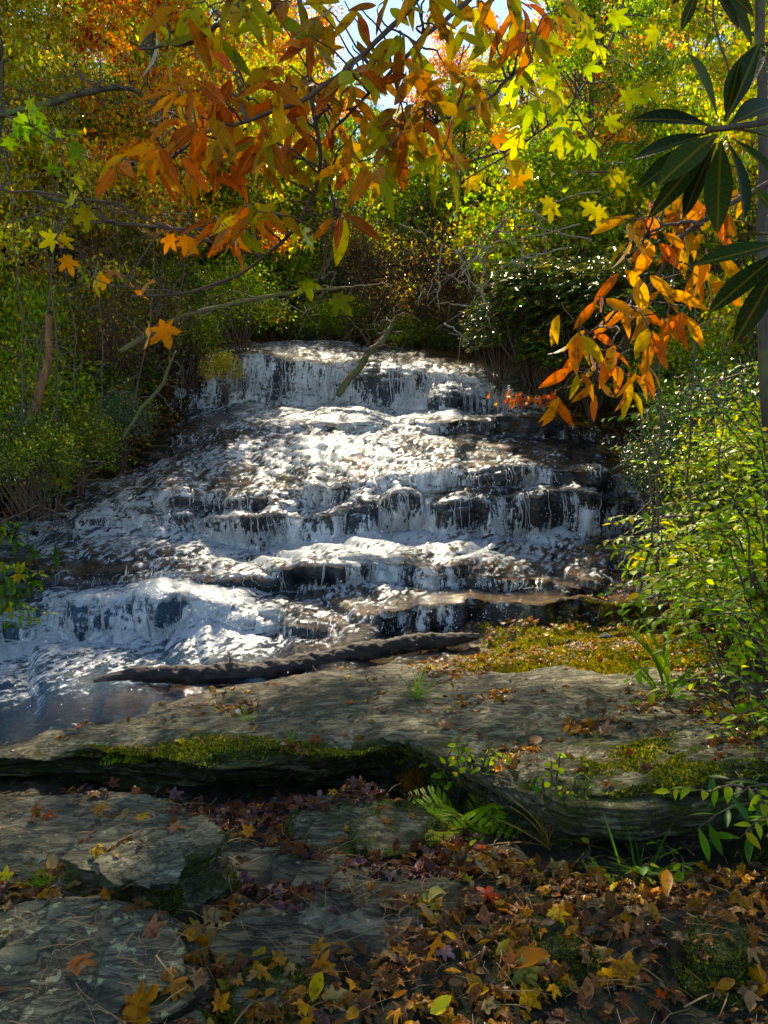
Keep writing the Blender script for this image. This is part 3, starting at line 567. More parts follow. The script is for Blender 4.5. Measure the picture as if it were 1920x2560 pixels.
# ------------------------------------------------------------------ single rocks
def rock(label, poly, zt, zb, moss=.4, damp=.2, lichen=.3, dome=.03, bulge=.03, seed=1, tilt=(0, 0), lip=.018):
    pts = PZ([p[0] for p in poly], [p[1] for p in poly], zt)[:, :2]
    c = pts.mean(0); n = 340
    ang = np.arctan2(*(pts - c).T[::-1]); o_ = np.argsort(ang); ang = ang[o_]; rad = np.linalg.norm(pts - c, axis=1)[o_]
    th = np.linspace(-np.pi, np.pi, n, endpoint=False)
    r = np.interp(th, np.r_[ang[-1] - 2 * np.pi, ang, ang[0] + 2 * np.pi], np.r_[rad[-1], rad, rad[0]])
    r = np.real(np.fft.ifft(np.fft.fft(r) * np.exp(-(np.minimum(np.arange(n), n - np.arange(n)) / 40.) ** 2))) * (1 + .05 * fbm(np.cos(th) * 2.5, np.sin(th) * 2.5, seed, seed, 4) + .012 * np.sign(vn(np.cos(th) * 6, np.sin(th) * 6, 0, seed)))
    ct, s_ = np.cos(th), np.sin(th); size = r.mean()
    rings = []; kk = []
    for f in np.linspace(0.0, 1, 70) ** .8:
        rings.append((r * f, np.full(n, zt) + dome * .5 * (1 - f ** 2) - lip * np.clip((f - .86) / .14, 0, 1) ** 2 * .35)); kk.append(f)
    H = zt - zb
    for t in np.linspace(0, 1, 36)[1:]:
        zz = zt - lip * .35 - t * (H - lip * .35)
        rings.append((r + bulge * math.sin(t * 3.0) + 0.02 * t, np.full(n, zz))); kk.append(1 + t)
    RR = np.array([a for a, b in rings]); ZZ = np.array([b for a, b in rings]); kk = np.array(kk)[:, None]
    X = c[0] + RR * ct; Y = c[1] + RR * s_
    side = sstep(.97, 1.06, kk)
    strat = fbm(X * .6, 3 + seed, (ZZ + .12 * X + .05 * Y) * 38, seed, 3)
    off = side * (0.055 * np.sign(strat) * np.abs(strat) ** .6 + 0.03 * fbm(ct * 3, s_ * 3, ZZ * 6, seed + 3, 3))
    X = X + off * ct; Y = Y + off * s_
    u_ = ZZ + (X - c[0]) * tilt[0] + (Y - c[1]) * tilt[1]
    s2 = u_ * 1 + .13 * X - .09 * Y + .045 * fbm(X * 2, Y * 2, 0, seed + 5, 4); q = s2 / .024; lf = q - np.floor(q)
    ZZ = u_ + (1 - side) * (((np.floor(q) + sstep(.86, 1, lf)) * .024 - s2 + .012) * .9 + .03 * fbm(X * 2.2, Y * 2.2, 0, seed + 7, 4) + .006 * fbm(X * 14, Y * 30, 0, seed + 8, 3))
    V = np.stack([X, Y, ZZ], -1); m = len(rings)
    i = np.arange(m * n).reshape(m, n); j = np.roll(i, -1, 1)
    T = np.concatenate([np.stack([i[:-1], i[1:], j[1:]], -1).reshape(-1, 3), np.stack([i[:-1], j[1:], j[:-1]], -1).reshape(-1, 3)])
    mo = moss + side * .58 + .3 * sstep(.8, .9, lf) * (1 - side) + .5 * fbm(X * 3, Y * 3, ZZ * 3, seed + 9, 4) + .35 * sstep(.75, 1, kk) * (1 - side) - .1
    V = V.reshape(-1, 3)
    root = empty('rock', (c[0], c[1], zb), label, 'rock')
    part('stone', V, T, MAT['rock'], root, {'moss': mo.ravel(), 'damp': (damp + side * .1 + 0 * mo).clip(0, 1).ravel(), 'lichen': np.full(mo.size, float(lichen))})
    BV.append((V, T)); return root, V, T, mo.ravel()
ROCKS = [
 rock('large rounded grey boulder with lichen spots filling the bottom left corner', [(-420, 2330), (0, 2262), (150, 2240), (300, 2250), (400, 2285), (450, 2350), (455, 2430), (400, 2480), (300, 2525), (250, 2600), (200, 2800), (-420, 2900)], .15, -.12, -.12, .12, 1.3, .03, .02, 3),
 rock('small mossy edged rock with orange leaves at the bottom left', [(250, 2570), (340, 2495), (430, 2470), (485, 2520), (500, 2640), (300, 2740)], .07, -.1, .15, .2, .4, .01, .02, 11),
 rock('layered slab with a mossy stepped front standing proud left of the wet gully', [(150, 2145), (235, 2095), (330, 2060), (525, 2060), (545, 2085), (470, 2150), (395, 2205), (330, 2190), (240, 2165)], .16, -.35, .0, .0, .2, .01, .02, 17, (.02, .05)),
 rock('broken mossy layers under the left slab beside the wet gully', [(300, 2205), (430, 2150), (560, 2150), (585, 2200), (520, 2260), (440, 2300), (350, 2280)], .0, -.35, .35, .3, .1, .02, .03, 23),
 rock('wide flat grey rock with scattered leaves at the left edge', [(-420, 2080), (0, 2008), (200, 1990), (370, 1990), (470, 2040), (340, 2075), (230, 2110), (150, 2155), (40, 2215), (-420, 2290)], -.11, -.35, -.05, .25, .3, .015, .02, 29),
 rock('moss covered rock with a pale lichen side in the middle of the litter', [(712, 2060), (760, 2010), (870, 1985), (985, 1995), (1090, 2040), (1060, 2095), (980, 2135), (850, 2135), (740, 2115)], -.12, -.4, .55, .2, .8, .05, .02, 37),
 rock('low dark rock band half buried in brown leaves', [(530, 2110), (640, 2095), (800, 2140), (900, 2175), (1050, 2180), (1190, 2235), (1040, 2290), (800, 2275), (620, 2215), (540, 2170)], -.10, -.3, .25, .5, .1, .02, .02, 41),
 rock('smooth grey damp rock in the lower middle of the litter', [(545, 2320), (700, 2265), (900, 2245), (1080, 2290), (1010, 2375), (820, 2415), (660, 2425), (520, 2405)], .03, -.15, .02, .45, .2, .015, .02, 43),
 rock('bright green moss hump at the bottom edge', [(615, 2445), (690, 2405), (765, 2470), (750, 2600), (660, 2720), (600, 2570)], .07, -.1, .8, .1, 0, .03, .03, 47),
 rock('pale speckled rock at the bottom edge right of the moss hump', [(700, 2510), (780, 2460), (875, 2485), (905, 2560), (850, 2700), (730, 2700)], .05, -.1, .0, .1, 1.0, .02, .02, 53),
 rock('mossy hump poking through the leaves below the seedlings', [(1250, 2345), (1330, 2300), (1420, 2320), (1450, 2375), (1330, 2410)], .04, -.1, .6, .4, 0, .03, .02, 59),
 rock('small bright mossy rock near the right edge of the litter', [(1730, 2340), (1790, 2290), (1850, 2320), (1860, 2380), (1780, 2400)], .07, -.1, .7, .2, 0, .03, .02, 61)]
# moss tufts that stand up from the mossy surfaces
def tufts(V, T, mo, n, root, thr=.62, sz=(.008, .016), col=None, zr=None):
    a, b, c = V[T[:, 0]], V[T[:, 1]], V[T[:, 2]]; cr = np.cross(b - a, c - a); ar = np.linalg.norm(cr, axis=1)
    m = mo[T].mean(1); cen = (a + b + c) / 3; qx, qy = proj(cen)
    ok = (m > thr) & (qx > -60) & (qx < 1980) & (qy < 2620) & (qy > 1500) & (cen[:, 1] > .5)
    wt = ar * ok * np.clip((m - thr) * 3, 0.05, 1) / np.maximum(cen[:, 1], 1) ** 1.2
    if wt.sum() == 0: return
    i = R.choice(len(T), n, p=wt / wt.sum()); u = R.random((n, 2)); fl = u.sum(1) > 1; u[fl] = 1 - u[fl]
    p_ = a[i] + u[:, :1] * (b - a)[i] + u[:, 1:] * (c - a)[i]; nn = nrm(cr[i]); nn[nn[:, 2] < -.2] *= -1
    d = nrm(nn * .6 + R.normal(0, .45, (n, 3)) + np.array([0, 0, .35]))
    cc = pal(col or [(3, (.05, .07, .006)), (3, (.10, .12, .008)), (2, (.17, .17, .012)), (1, (.03, .04, .005))], n, .3)
    leafpart('moss', leaves(T_FAR, p_ - nn * .002, d, rv(n), R.uniform(*sz, n), cc), MAT['moss'], root)
bm_ = np.where((BED[..., 0] < 4) & (BED[..., 1] < 8), moss_bed * (.8 + .5 * fbm(BED[..., 0] * 5, BED[..., 1] * 5, 0, 125, 3)), 0).ravel()
broot = empty('moss_carpet', (1.5, 6.8, -.3), 'sunlit golden green moss carpet between the log and the right bank', 'moss')
tufts(BED.reshape(-1, 3), gridtris(*BED.shape[:2]), bm_, 26000, broot, .35, (.014, .034), [(3, (.16, .17, .01)), (3, (.30, .26, .012)), (2, (.40, .30, .02)), (1, (.06, .06, .006))])
for (root, V_, T_, m_), nn_ in zip(ROCKS, (14000, 5000, 16000, 14000, 4000, 20000, 7000, 2500, 14000, 1500, 7000, 7000)):
    tufts(V_, T_, m_, nn_, root)
tufts(LED.reshape(-1, 3), LT, mo.ravel(), 60000, ledge, .64, (.010, .024), [(3, (.08, .10, .006)), (3, (.18, .19, .01)), (2, (.32, .30, .015)), (1, (.04, .05, .005))])
gm_ = np.where((LED[..., 1] > 5.2) & (LED[..., 1] < 6.9) & (LED[..., 0] > .3), mo, 0).ravel(); tufts(LED.reshape(-1, 3), LT, gm_, 26000, ledge, .45, (.014, .032), [(3, (.18, .17, .01)), (3, (.34, .28, .012)), (2, (.42, .28, .02)), (1, (.06, .06, .006))])
allV = []; allT = []; o_ = 0
for V_, T_ in BV: allV.append(V_); allT.append(T_ + o_); o_ += len(V_)
allV = np.concatenate(allV); allT = np.concatenate(allT)
BVH = BVHTree.FromPolygons(allV.tolist(), allT.tolist())
def drop(x, y, z0=3.0):
    h = BVH.ray_cast(Vector((x, y, z0)), Vector((0, 0, -1)))
    return (np.array(h[0]), np.array(h[1])) if h[0] is not None else (None, None)
def hit(px, py):
    d = P(px, py, 1.0) - np.array([0, 0, CZ]); h = BVH.ray_cast(Vector((0, 0, CZ)), Vector(d))
    return (np.array(h[0]), np.array(h[1])) if h[0] is not None else (None, None)

# ------------------------------------------------------------------ vegetation helpers
def whorl(tips, axis, k, L, spread=1.0, droop=.2, jit=.35):
    """k leaves radiating from each tip -> pos, dir, nor"""
    n = len(tips); axis = nrm(axis); r = nrm(np.cross(axis, rv(n))); b = np.cross(axis, r)
    a = (np.arange(k)[None] * 2 * np.pi / k + R.random((n, 1)) * 6.3 + R.normal(0, .25, (n, k)))[..., None]
    d = spread * (np.cos(a) * r[:, None] + np.sin(a) * b[:, None]) + axis[:, None] * .45 + R.normal(0, jit * .5, (n, k, 3)); d[..., 2] -= droop
    nor = axis[:, None] + R.normal(0, jit, (n, k, 3)) + 0 * d
    pos = tips[:, None] + 0 * d
    return pos.reshape(-1, 3), d.reshape(-1, 3), nor.reshape(-1, 3)
def stemset(base, tips, r0=.02, r1=.004, n=10, sag=.15, nb=4, wob=.06):
    mb = MB()
    for i, t in enumerate(tips):
        t = np.array(t); mid = (base + t) / 2 + np.array([0, 0, sag * np.linalg.norm(t - base)]) + R.normal(0, .08, 3) * np.linalg.norm(t - base)
        V, T = tube(curve([base, (base + mid) / 2 + R.normal(0, .03, 3), mid, t], n, wob, R.integers(99)), [r0, r1], nb); mb.add(V, T)
    return mb.get()
def cloud_clumps(nc, rad, shell=.55):
    d = rv(nc); d[:, 2] = np.abs(d[:, 2]) * 1.0 - .15; return d * rad * (shell + (1 - shell) * R.random((nc, 1))) 
def make_shrub(name, kind):
    root = empty(name, (0, 0, 0)); rad = np.array([1, 1, 1.15]); 
    nc, nl, sz, p, tm, mt = dict(
        green=(46, 4600, .075, [(4, LG), (3, YG), (3, GR), (1, YE)], T_FAR, 'leaf'),
        olive=(46, 4600, .07, [(4, OL), (3, DG), (2, GR), (1, YG), (.4, YE)], T_FAR, 'leaf'),
        gold=(40, 3600, .075, [(3, YE), (3, YG), (1, OR), (2, OL)], T_FAR, 'leaf'),
        orange=(40, 3600, .08, [(4, OR), (2, YE), (1.5, RD)], T_FAR, 'leaf'),
        laurel=(120, 0, .15, [(5, DG), (3, (.035, .07, .015)), (.5, YE), (1, OL)], T_FAR, 'glossy'),
        twiggy=(60, 1700, .055, [(1, YE), (3, OL), (4, BR), (.4, OR)], T_FAR, 'leaf'),
        dark=(50, 5200, .07, [(5, DG), (2, BG), (1, OL)], T_FAR, 'glossy'))[kind]
    c = cloud_clumps(nc, rad) + np.array([0, 0, .95]); base = np.array([0, 0, -.3])
    st = MB(); k = 34 if kind == 'twiggy' else 16
    for t in c[:k]:
        V, T = stemset(base + R.normal(0, .06, 3), [t], .022, .005, 9, .05); st.add(V, T)
        for q in range(10 if kind == 'twiggy' else 2):
            e_ = t + R.normal(0, .42, 3); V, T = tube(curve([t * .75 + base * .25 + R.normal(0, .05, 3), (t + e_) / 2 + R.normal(0, .08, 3), e_], 6, .04, R.integers(99)), [.006, .002], 3); st.add(V, T)
    V, T = st.get(); part('stems', V, T, MAT['twig'], root)
    if kind == 'laurel':
        tips = np.repeat(c, 3, 0) + R.normal(0, .13, (nc * 3, 3)); ax = nrm(tips - np.array([0, 0, .3])) + np.array([0, 0, .5])
        pos, d, nor = whorl(tips, ax, 8, sz, 1, .25); n = len(pos)
        arr = leaves(T_FAR, pos, d, nor, sz * R.uniform(.7, 1.15, n), pal(p, n), np.full(n, .75))
    else:
        i = R.integers(0, nc, nl); pos = c[i] + R.normal(0, .17, (nl, 3)); d = nrm(pos - np.array([0, 0, .7])) * .5 + R.normal(0, .6, (nl, 3)) + np.array([0, 0, -.35])
        nor = np.array([0, 0, 1.0]) + R.normal(0, .6, (nl, 3)); cc = pal(p, nl) * np.exp(R.normal(0, .22, nc))[i][:, None]
        arr = leaves(tm, pos, d, nor, sz * R.uniform(.6, 1.3, nl), cc)
    leafpart('foliage', arr, MAT[mt], root); return root
def make_tree(name, kind, h=10.0, rad=3.0, nl=21000, low=.10):
    root = empty(name, (0, 0, 0))
    p, sz, mt = dict(yellowgreen=([(4, YG), (3, YE), (2, LG), (.5, OR)], .13, 'leaf'), orange=([(4, OR), (3, YE), (1.5, RD), (1, YG)], .13, 'leaf'),
        olive=([(5, OL), (3, YE), (3, YG), (.3, OR)], .12, 'leaf'), green=([(3, LG), (3, GR), (2, YG)], .13, 'leaf'), evergreen=([(4, DG), (2, BG)], .14, 'glossy'))[kind]
    tp = curve([[0, 0, -.6], [.1 * R.normal(), .1 * R.normal(), h * .35], [.3 * R.normal(), .3 * R.normal(), h * .7], [.4 * R.normal(), .4 * R.normal(), h]], 26, .12, R.integers(99))
    V, T = tube(tp, [h * .016, h * .010, h * .003], 9, .25, 3); part('trunk', V, T, MAT['bark_far'], root)
    cl = []; mb = MB()
    for k in range(30):
        f = low + (1 - low) * (k + R.random()) / 30; b = tp[int(f * 25)]; a = k * 2.4 + R.normal(0, .4)
        L = rad * (1.15 - f * .75) * R.uniform(.7, 1.15); up = .15 + .45 * f if kind != 'evergreen' else -.05
        e_ = b + L * np.array([math.cos(a), math.sin(a), up]); cv = curve([b, b + (e_ - b) * .5 + [0, 0, .12 * L], e_], 12, .10, R.integers(99))
        V, T = tube(cv, [.035 * h / 10, .008], 5); mb.add(V, T)
        for q in range(6):
            s_ = cv[R.integers(4, 12)]; g_ = s_ + R.normal(0, .38, 3) * np.array([1, 1, .6]) * rad / 3; V, T = tube(np.array([s_, (s_ + g_) / 2 + R.normal(0, .05, 3), g_]), [.012, .004], 3); mb.add(V, T); cl.append(g_)
        cl.append(e_)
    V, T = mb.get(); part('limbs', V, T, MAT['bark_far'], root)
    cl = np.array(cl); i = R.integers(0, len(cl), nl); pos = cl[i] + R.normal(0, .23, (nl, 3)) * np.array([1, 1, .6]) * rad / 3
    d = R.normal(0, .6, (nl, 3)) + np.array([0, 0, -.6]); nor = np.array([0, 0, .8]) + R.normal(0, .6, (nl, 3))
    leafpart('crown', leaves(T_FAR, pos, d, nor, sz * R.uniform(.6, 1.3, nl), pal(p, nl) * np.exp(R.normal(0, .25, len(cl)))[i][:, None]), MAT[mt], root)
    return root
def put(proto, loc, sc=1.0, rz=None, label=None, cat_=None, group=None, zs=1.0, tilt=(0, 0)):
    if proto.get('_used') is None: o = proto; o['_used'] = 1
    else:
        o = proto.copy(); COL.objects.link(o)
        for ch in [c for c in CH[proto.name]]:
            d = ch.copy(); COL.objects.link(d); d.parent = o
    o.location = [float(v) for v in loc]; o.scale = (sc, sc, sc * zs); o.rotation_euler = (tilt[0], tilt[1], R.random() * 6.28 if rz is None else rz)
    if label: tag(o, label, cat_, group)
    return o
CH = {}
def reg(p): CH[p.name] = list(p.children); p['_used'] = None if False else 0; del p['_used']; return p
bpy.context.view_layer.update()
SH = {k: reg(make_shrub('laurel_shrub' if k == 'laurel' else 'shrub', k)) for k in ('green', 'olive', 'gold', 'orange', 'laurel', 'twiggy', 'dark')}
TR = {k: reg(make_tree('pine_tree' if k == 'evergreen' else 'tree', k)) for k in ('yellowgreen', 'orange', 'olive', 'green', 'evergreen')}

# forest beyond the falls: (px of trunk, distance, height, kind)
far = [(60, 40, 15, 'olive'), (330, 44, 17, 'orange'), (520, 36, 13, 'yellowgreen'), (640, 46, 16, 'orange'), (760, 38, 12, 'orange'), (880, 50, 12, 'green'), 
       (1130, 36, 11, 'orange'), (1230, 48, 12.5, 'yellowgreen'),  (1470, 46, 15, 'yellowgreen'), (1600, 38, 14, 'green'), (1740, 42, 17, 'yellowgreen'), (1880, 36, 15, 'yellowgreen'),
       (450, 58, 20, 'green'), (700, 62, 19, 'evergreen'),  (1180, 60, 13, 'evergreen'), (1420, 62, 16, 'evergreen'), (1650, 58, 20, 'evergreen'), (200, 56, 20, 'yellowgreen'),
       (820, 30, 8, 'green'), (640, 30, 9, 'yellowgreen'), (1000, 30, 7.5, 'olive'), (1150, 29, 8, 'green'), (1290, 30, 9.5, 'yellowgreen'), (1420, 31, 10, 'orange'), (480, 29, 11, 'olive'),
       (-300, 38, 16, 'olive'), (-150, 30, 13, 'orange'), (2050, 34, 16, 'yellowgreen'), (2250, 40, 16, 'green')]
nm = dict(olive='olive gold tree on the wooded slope beyond the falls', orange='tree with bright orange and yellow autumn crown on the slope beyond the falls', yellowgreen='sunlit yellow green tree on the slope beyond the falls', green='mid green tree on the wooded slope beyond the falls', evergreen='dark evergreen standing at the top of the wooded slope')
for px_, D_, h_, k_ in far:
    X_ = (px_ - 960) / FPX * D_; put(TR[k_], (X_, D_, gz(X_, D_)[0] - .3), h_ / 10, None, nm[k_], 'tree', nm[k_].replace('tree', 'trees', 1) if 'evergreen' != k_ else 'dark evergreens on the slope', R.uniform(.9, 1.1))
# tall trees on the two banks
for X_, Y_, h_, k_, lb in [(-6.8, 13.5, 8.5, 'olive', 'golden olive tree over the left bank thicket with drooping boughs'), (-9.5, 17, 12, 'olive', 'tall olive gold tree at the upper left edge'), (-5.2, 18.5, 9.5, 'orange', 'tree with yellow orange leaves left above the brink of the falls'),
        (-4.6, 24, 11, 'yellowgreen', 'yellow green tree behind the upper left of the falls'), (-12, 22, 14, 'orange', 'big orange gold tree deep behind the left bank'), (-7.6, 24, 13, 'green', 'green tree rising between the two gold trees at the left'), (-8.3, 11, 6.5, 'green', 'low green tree at the left edge above the thicket'),
        (7.8, 15, 9.5, 'yellowgreen', 'yellow green tree above the glossy shrubs on the right bank'), (5.6, 21, 9.5, 'green', 'green tree on the right bank behind the top of the falls'), (10, 21, 13, 'yellowgreen', 'tall yellow green tree at the upper right edge'), (6.6, 26, 11, 'orange', 'orange leaved tree on the right bank far above the falls'), (7.2, 10.5, 7, 'yellowgreen', 'small sunlit tree with yellow green leaves over the right bank')]:
    put(TR[k_], (X_, Y_, gz(X_, Y_)[0] - .2), h_ / 10, None, lb, 'tree')

for _ in range(46):
    D_ = R.uniform(20, 36); X_ = R.uniform(-.62, .62) * D_; 
    if abs(X_ - .03 * D_) < 2.5 and D_ < 25: D_ += 6
    k_ = R.choice(['green', 'gold', 'olive', 'orange'], p=[.45, .15, .38, .02]); lb_ = {'green': 'leafy green understory bush on the slope behind the falls', 'gold': 'yellow green understory bush on the slope behind the falls', 'olive': 'dull green understory bush on the slope behind the falls', 'orange': 'orange understory bush on the slope behind the falls'}[k_]
    put(SH[k_], (X_, D_, gz(X_, D_)[0] - .3), R.uniform(1.5, 2.6), None, lb_, 'shrub', lb_.replace('bush', 'bushes'), R.uniform(1, 1.5))
def shrubs(spec, label, group, cat_='shrub'):
    for px_, py_, D_, s_, k_ in spec:
        p_ = P(px_, py_, D_); g = gz(p_[0], D_)[0]
        z_ = min(p_[2] - 1.0 * s_, g + .8); z_ = max(z_, g - .6 * s_)
        put(SH[k_], (p_[0], D_, z_), s_, None, label[k_] if isinstance(label, dict) else label, cat_, group[k_] if isinstance(group, dict) else group)
LBL = dict(green='leafy green bush in the dense thicket on the left bank', olive='dull olive bush in the dense thicket on the left bank', gold='bush with yellow leaves in the dense thicket on the left bank', laurel='evergreen bush with whorled leaves in the dense thicket on the left bank', twiggy='bare twiggy bush in the dense thicket on the left bank', dark='dark small leaved bush in the dense thicket on the left bank', orange='orange leaved bush in the dense thicket on the left bank')
GRP = {k: v.replace(' bush', ' bushes') for k, v in LBL.items()}
spec = []
for _ in range(78):
    D_ = R.uniform(8.8, 18); xl = np.interp(D_, XB_Y, XL); X_ = xl - .5 - abs(R.normal(0, 1)) * R.uniform(.3, 3.2); 
    if X_ < -D_ * .62: X_ = xl - .4 - R.random() * max(.3, D_ * .6 + xl)
    s_ = R.uniform(.5, 1.05) * (1 if D_ > 11 else .8); k_ = R.choice(['green', 'olive', 'gold', 'laurel', 'twiggy', 'dark'], p=[.22, .32, .07, .17, .08, .14])  # weighted to dark leaf colours so the bank looks shaded
    put(SH[k_], (X_, D_, gz(X_, D_)[0] - .15), s_, None, LBL[k_], 'shrub', GRP[k_], R.uniform(.9, 1.5))
for px_, py_, D_, s_, k_ in [(60, 1130, 8.9, .55, 'dark'), (200, 1110, 9.8, .5, 'olive'), (300, 1060, 10.6, .5, 'dark'), (40, 900, 9.5, .8, 'olive'), (90, 1010, 8.6, .5, 'olive')]:
    shrubs([(px_, py_, D_, s_, k_)], LBL, GRP)
shrubs([(600, 760, 16.2, .95, 'green')], 'bright yellow green bush hanging over the left brink of the upper falls', None)
shrubs([(480, 850, 15.2, .8, 'olive')], 'olive bush just left of the upper falls under the bright green one', None)
shrubs([(560, 930, 14.2, .42, 'gold')], 'drooping bush with yellow whorled leaves at the left foot of the upper falls', None)
shrubs([(690, 700, 22, 1.5, 'green'), (800, 760, 23, 1.3, 'dark'), (900, 800, 24, 1.3, 'dark'), (1130, 830, 23, 1.3, 'dark'), (1270, 800, 22, 1.4, 'dark'), (650, 800, 22, 1.0, 'dark'), (1420, 760, 20, 1.5, 'dark'), (1000, 740, 25, 1.6, 'dark')],
       {'green': 'green bush behind the brink of the falls at left', 'dark': 'shadowy evergreen bush behind the brink of the falls'}, {'green': None, 'dark': 'shadowy bushes behind the brink'})
shrubs([(980, 790, 20.6, 1.25, 'twiggy'), (1080, 700, 21.5, 1.6, 'twiggy'), (1180, 800, 20.3, 1.1, 'twiggy'), (890, 660, 22.5, 1.5, 'twiggy'), (1240, 640, 21.0, 1.5, 'gold')],
       {'twiggy': 'brown twiggy bush with few leaves above the middle of the falls', 'gold': 'yellow leaved bush among the bare bushes above the falls'}, {'twiggy': 'brown twiggy bushes above the falls', 'gold': None})
shrubs([(1330, 740, 14.6, 1.15, 'laurel'), (1450, 800, 14.0, 1.1, 'laurel'), (1360, 900, 14.2, .6, 'laurel'), (1250, 780, 15.2, .8, 'laurel'), (1560, 730, 13.2, 1.2, 'laurel'), (1480, 960, 12.4, .5, 'laurel'), (1420, 620, 15.5, 1.2, 'laurel')],
       'glossy laurel bush on the right bank beside the upper falls', 'glossy laurel bushes beside the upper falls', 'laurel bush')
LB2 = dict(green='leafy green bush crowding the right bank', olive='olive bush crowding the right bank', laurel='laurel bush crowding the right bank', dark='dark bush crowding the right bank', gold='yellow green bush crowding the right bank')
spec = []
for _ in range(34):
    D_ = R.uniform(7, 17); xr = np.interp(D_, XB_Y, XR); X_ = xr + .6 + abs(R.normal(0, 1)) * R.uniform(.3, 2.5)
    if X_ > D_ * .6: X_ = xr + .4 + R.random() * max(.3, D_ * .58 - xr)
    k_ = R.choice(['green', 'olive', 'laurel', 'dark', 'gold'], p=[.25, .2, .22, .23, .1]); s_ = R.uniform(.45, .95)
    put(SH[k_], (X_, D_, gz(X_, D_)[0] - .15), s_, None, LB2[k_], 'shrub', LB2[k_].replace('bush', 'bushes'), R.uniform(.9, 1.4))
for px_, py_, D_, s_, k_ in [(1640, 1180, 9.5, .5, 'dark'), (1740, 1100, 8.5, .6, 'dark'), (1850, 1200, 7.2, .6, 'dark'), (1900, 1000, 7, .7, 'olive'), (1800, 950, 9, .9, 'dark')]:
    shrubs([(px_, py_, D_, s_, k_)], LB2, {k: v.replace('bush', 'bushes') for k, v in LB2.items()})
for q_ in range(560, 1420, 62):
    k_ = ['dark', 'green', 'olive'][(q_ // 62) % 3]; D_ = 20.2 + R.uniform(0, .8); X_ = (q_ - 960) / FPX * D_
    put(SH[k_], (X_, D_, gz(X_, D_)[0] - .25), R.uniform(.45, .8), None, {'dark': 'low dark bush fringing the brink of the upper falls', 'green': 'low green bush fringing the brink of the upper falls', 'olive': 'low olive bush fringing the brink of the upper falls'}[k_], 'shrub', 'low ' + k_ + ' bushes fringing the brink')
# ---- unseen crowns added to shade the near rocks (one big tree each side)
def shade_tree(label, base, seed, xr, n):
    root = empty('unseen_shade_tree', base, label, 'tree'); b = np.array(base)
    tp = curve([b + [0, 0, -.5], b + [.2, 0, 5], b + [-.1 * np.sign(b[0]), .5, 10], b + [-.6 * np.sign(b[0]), 1, 15]], 24, .15, seed)
    V, T = tube(tp, [.28, .2, .06], 12, .2, seed); part('trunk', V, T, MAT['bark_far'], root)
    c = []; tries = 0
    while len(c) < n:
        q = np.stack([R.uniform(*xr, 6000), R.uniform(9.5, 23, 6000), R.uniform(12.2, 15.5, 6000)], -1)
        t = q[:, 2] / SUN[2]; gx_ = q[:, 0] - t * SUN[0]; gy_ = q[:, 1] - t * SUN[1]
        prob = sstep(6.6, 6.0, gy_ + .35 * fbm(gx_ * .8, gy_ * .8, 0, 201, 3)) * .985
        hole = lambda x0, y0, rx, ry, a=1.0: a * np.exp(-(((gx_ - x0) / rx) ** 2 + ((gy_ - y0) / ry) ** 2) ** 2)
        H = hole(3.1, 5.0, 1.2, 2.2) + hole(2.1, 5.6, 1.3, .75) + hole(.72, -.1, .42, .5) + hole(-1.25, 3.95, .16, .12) + hole(.9, 2.7, .25, .3, .6) + hole(1.9, .4, .7, 1.0, .7) + hole(1.15, 3.2, .55, .3, .8)  # gaps cut in the crown along sun rays to light chosen spots
        H = H + .9 * sstep(.42, .60, fbm(gx_ * 1.5, gy_ * 1.5, 0, 203, 3)) 
        prob *= np.clip(1 - H, 0, 1); c.extend(q[R.random(6000) < prob])
    c = np.array(c[:n]); el = np.degrees(np.arctan2(c[:, 2] - 1.5, c[:, 1])); c = c[(el > 31.5) | (abs(c[:, 0]) > c[:, 1] * .56)]
    mb = MB()
    for k in range(26):
        t_ = c[R.integers(len(c))]; s_ = tp[R.integers(14, 24)]; V, T = tube(curve([s_, (s_ + t_) / 2 + [0, 0, .8], t_], 14, .25, R.integers(99)), [.09, .012], 5)
        if (np.degrees(np.arctan2(V[:, 2] - 1.5, V[:, 1])) > 31.0).all() or True: mb.add(V, T)
    V, T = mb.get(); part('limbs', V, T, MAT['bark_far'], root)
    m = len(c); leafpart('crown', leaves(T_FAR, c, R.normal(0, .6, (m, 3)) + [0, 0, -.3], np.array([0, -.5, .8]) + R.normal(0, .35, (m, 3)), R.uniform(.15, .25, m), pal([(3, YG), (3, OR), (2, OL)], m)), MAT['leaf'], root)
shade_tree('unseen tall tree added on the right bank to shade the near rocks', (8.6, 13.5, float(gz(8.3, 13.5)[0])), 5, (-1.5, 7), 17000)
shade_tree('unseen tall tree added on the left bank to shade the near rocks', (-9.2, 14.5, float(gz(-9, 14.5)[0])), 9, (-9, -.8), 19000)

# ------------------------------------------------------------------ logs and branches by the water
def limb(name, label, cat_, pts, rad, mat, n=40, wob=.03, seg=14, knob=.35, seed=3, twigs=0, tl=.5, tm='twig', tz=.2, part_='stem'):
    pts = np.asarray(pts, float); root = empty(name, pts[0], label, cat_)
    cv = curve(pts, n, wob, seed); V, T = tube(cv, rad, seg, knob, seed); part(part_, V, T, MAT[mat], root)
    if twigs:
        mb = MB()
        for k in range(twigs):
            b = cv[R.integers(n // 5, n)]; d = nrm(R.normal(0, 1, 3) + [0, -.2, tz]) * tl * R.uniform(.4, 1.2)
            q = curve([b, b + d * .5 + R.normal(0, .06, 3) * tl, b + d + [0, 0, -.15 * tl]], 10, .05 * tl * 2, R.integers(99)); V, T = tube(q, [.010, .003], 4); mb.add(V, T)
            for w_ in range(2):
                b2 = q[R.integers(3, 9)]; V, T = tube(np.array([b2, b2 + R.normal(0, .12, 3) * tl * 2]), [.005, .002], 3); mb.add(V, T)
        V, T = mb.get(); part('twigs', V, T, MAT[tm], root)
    return root, cv
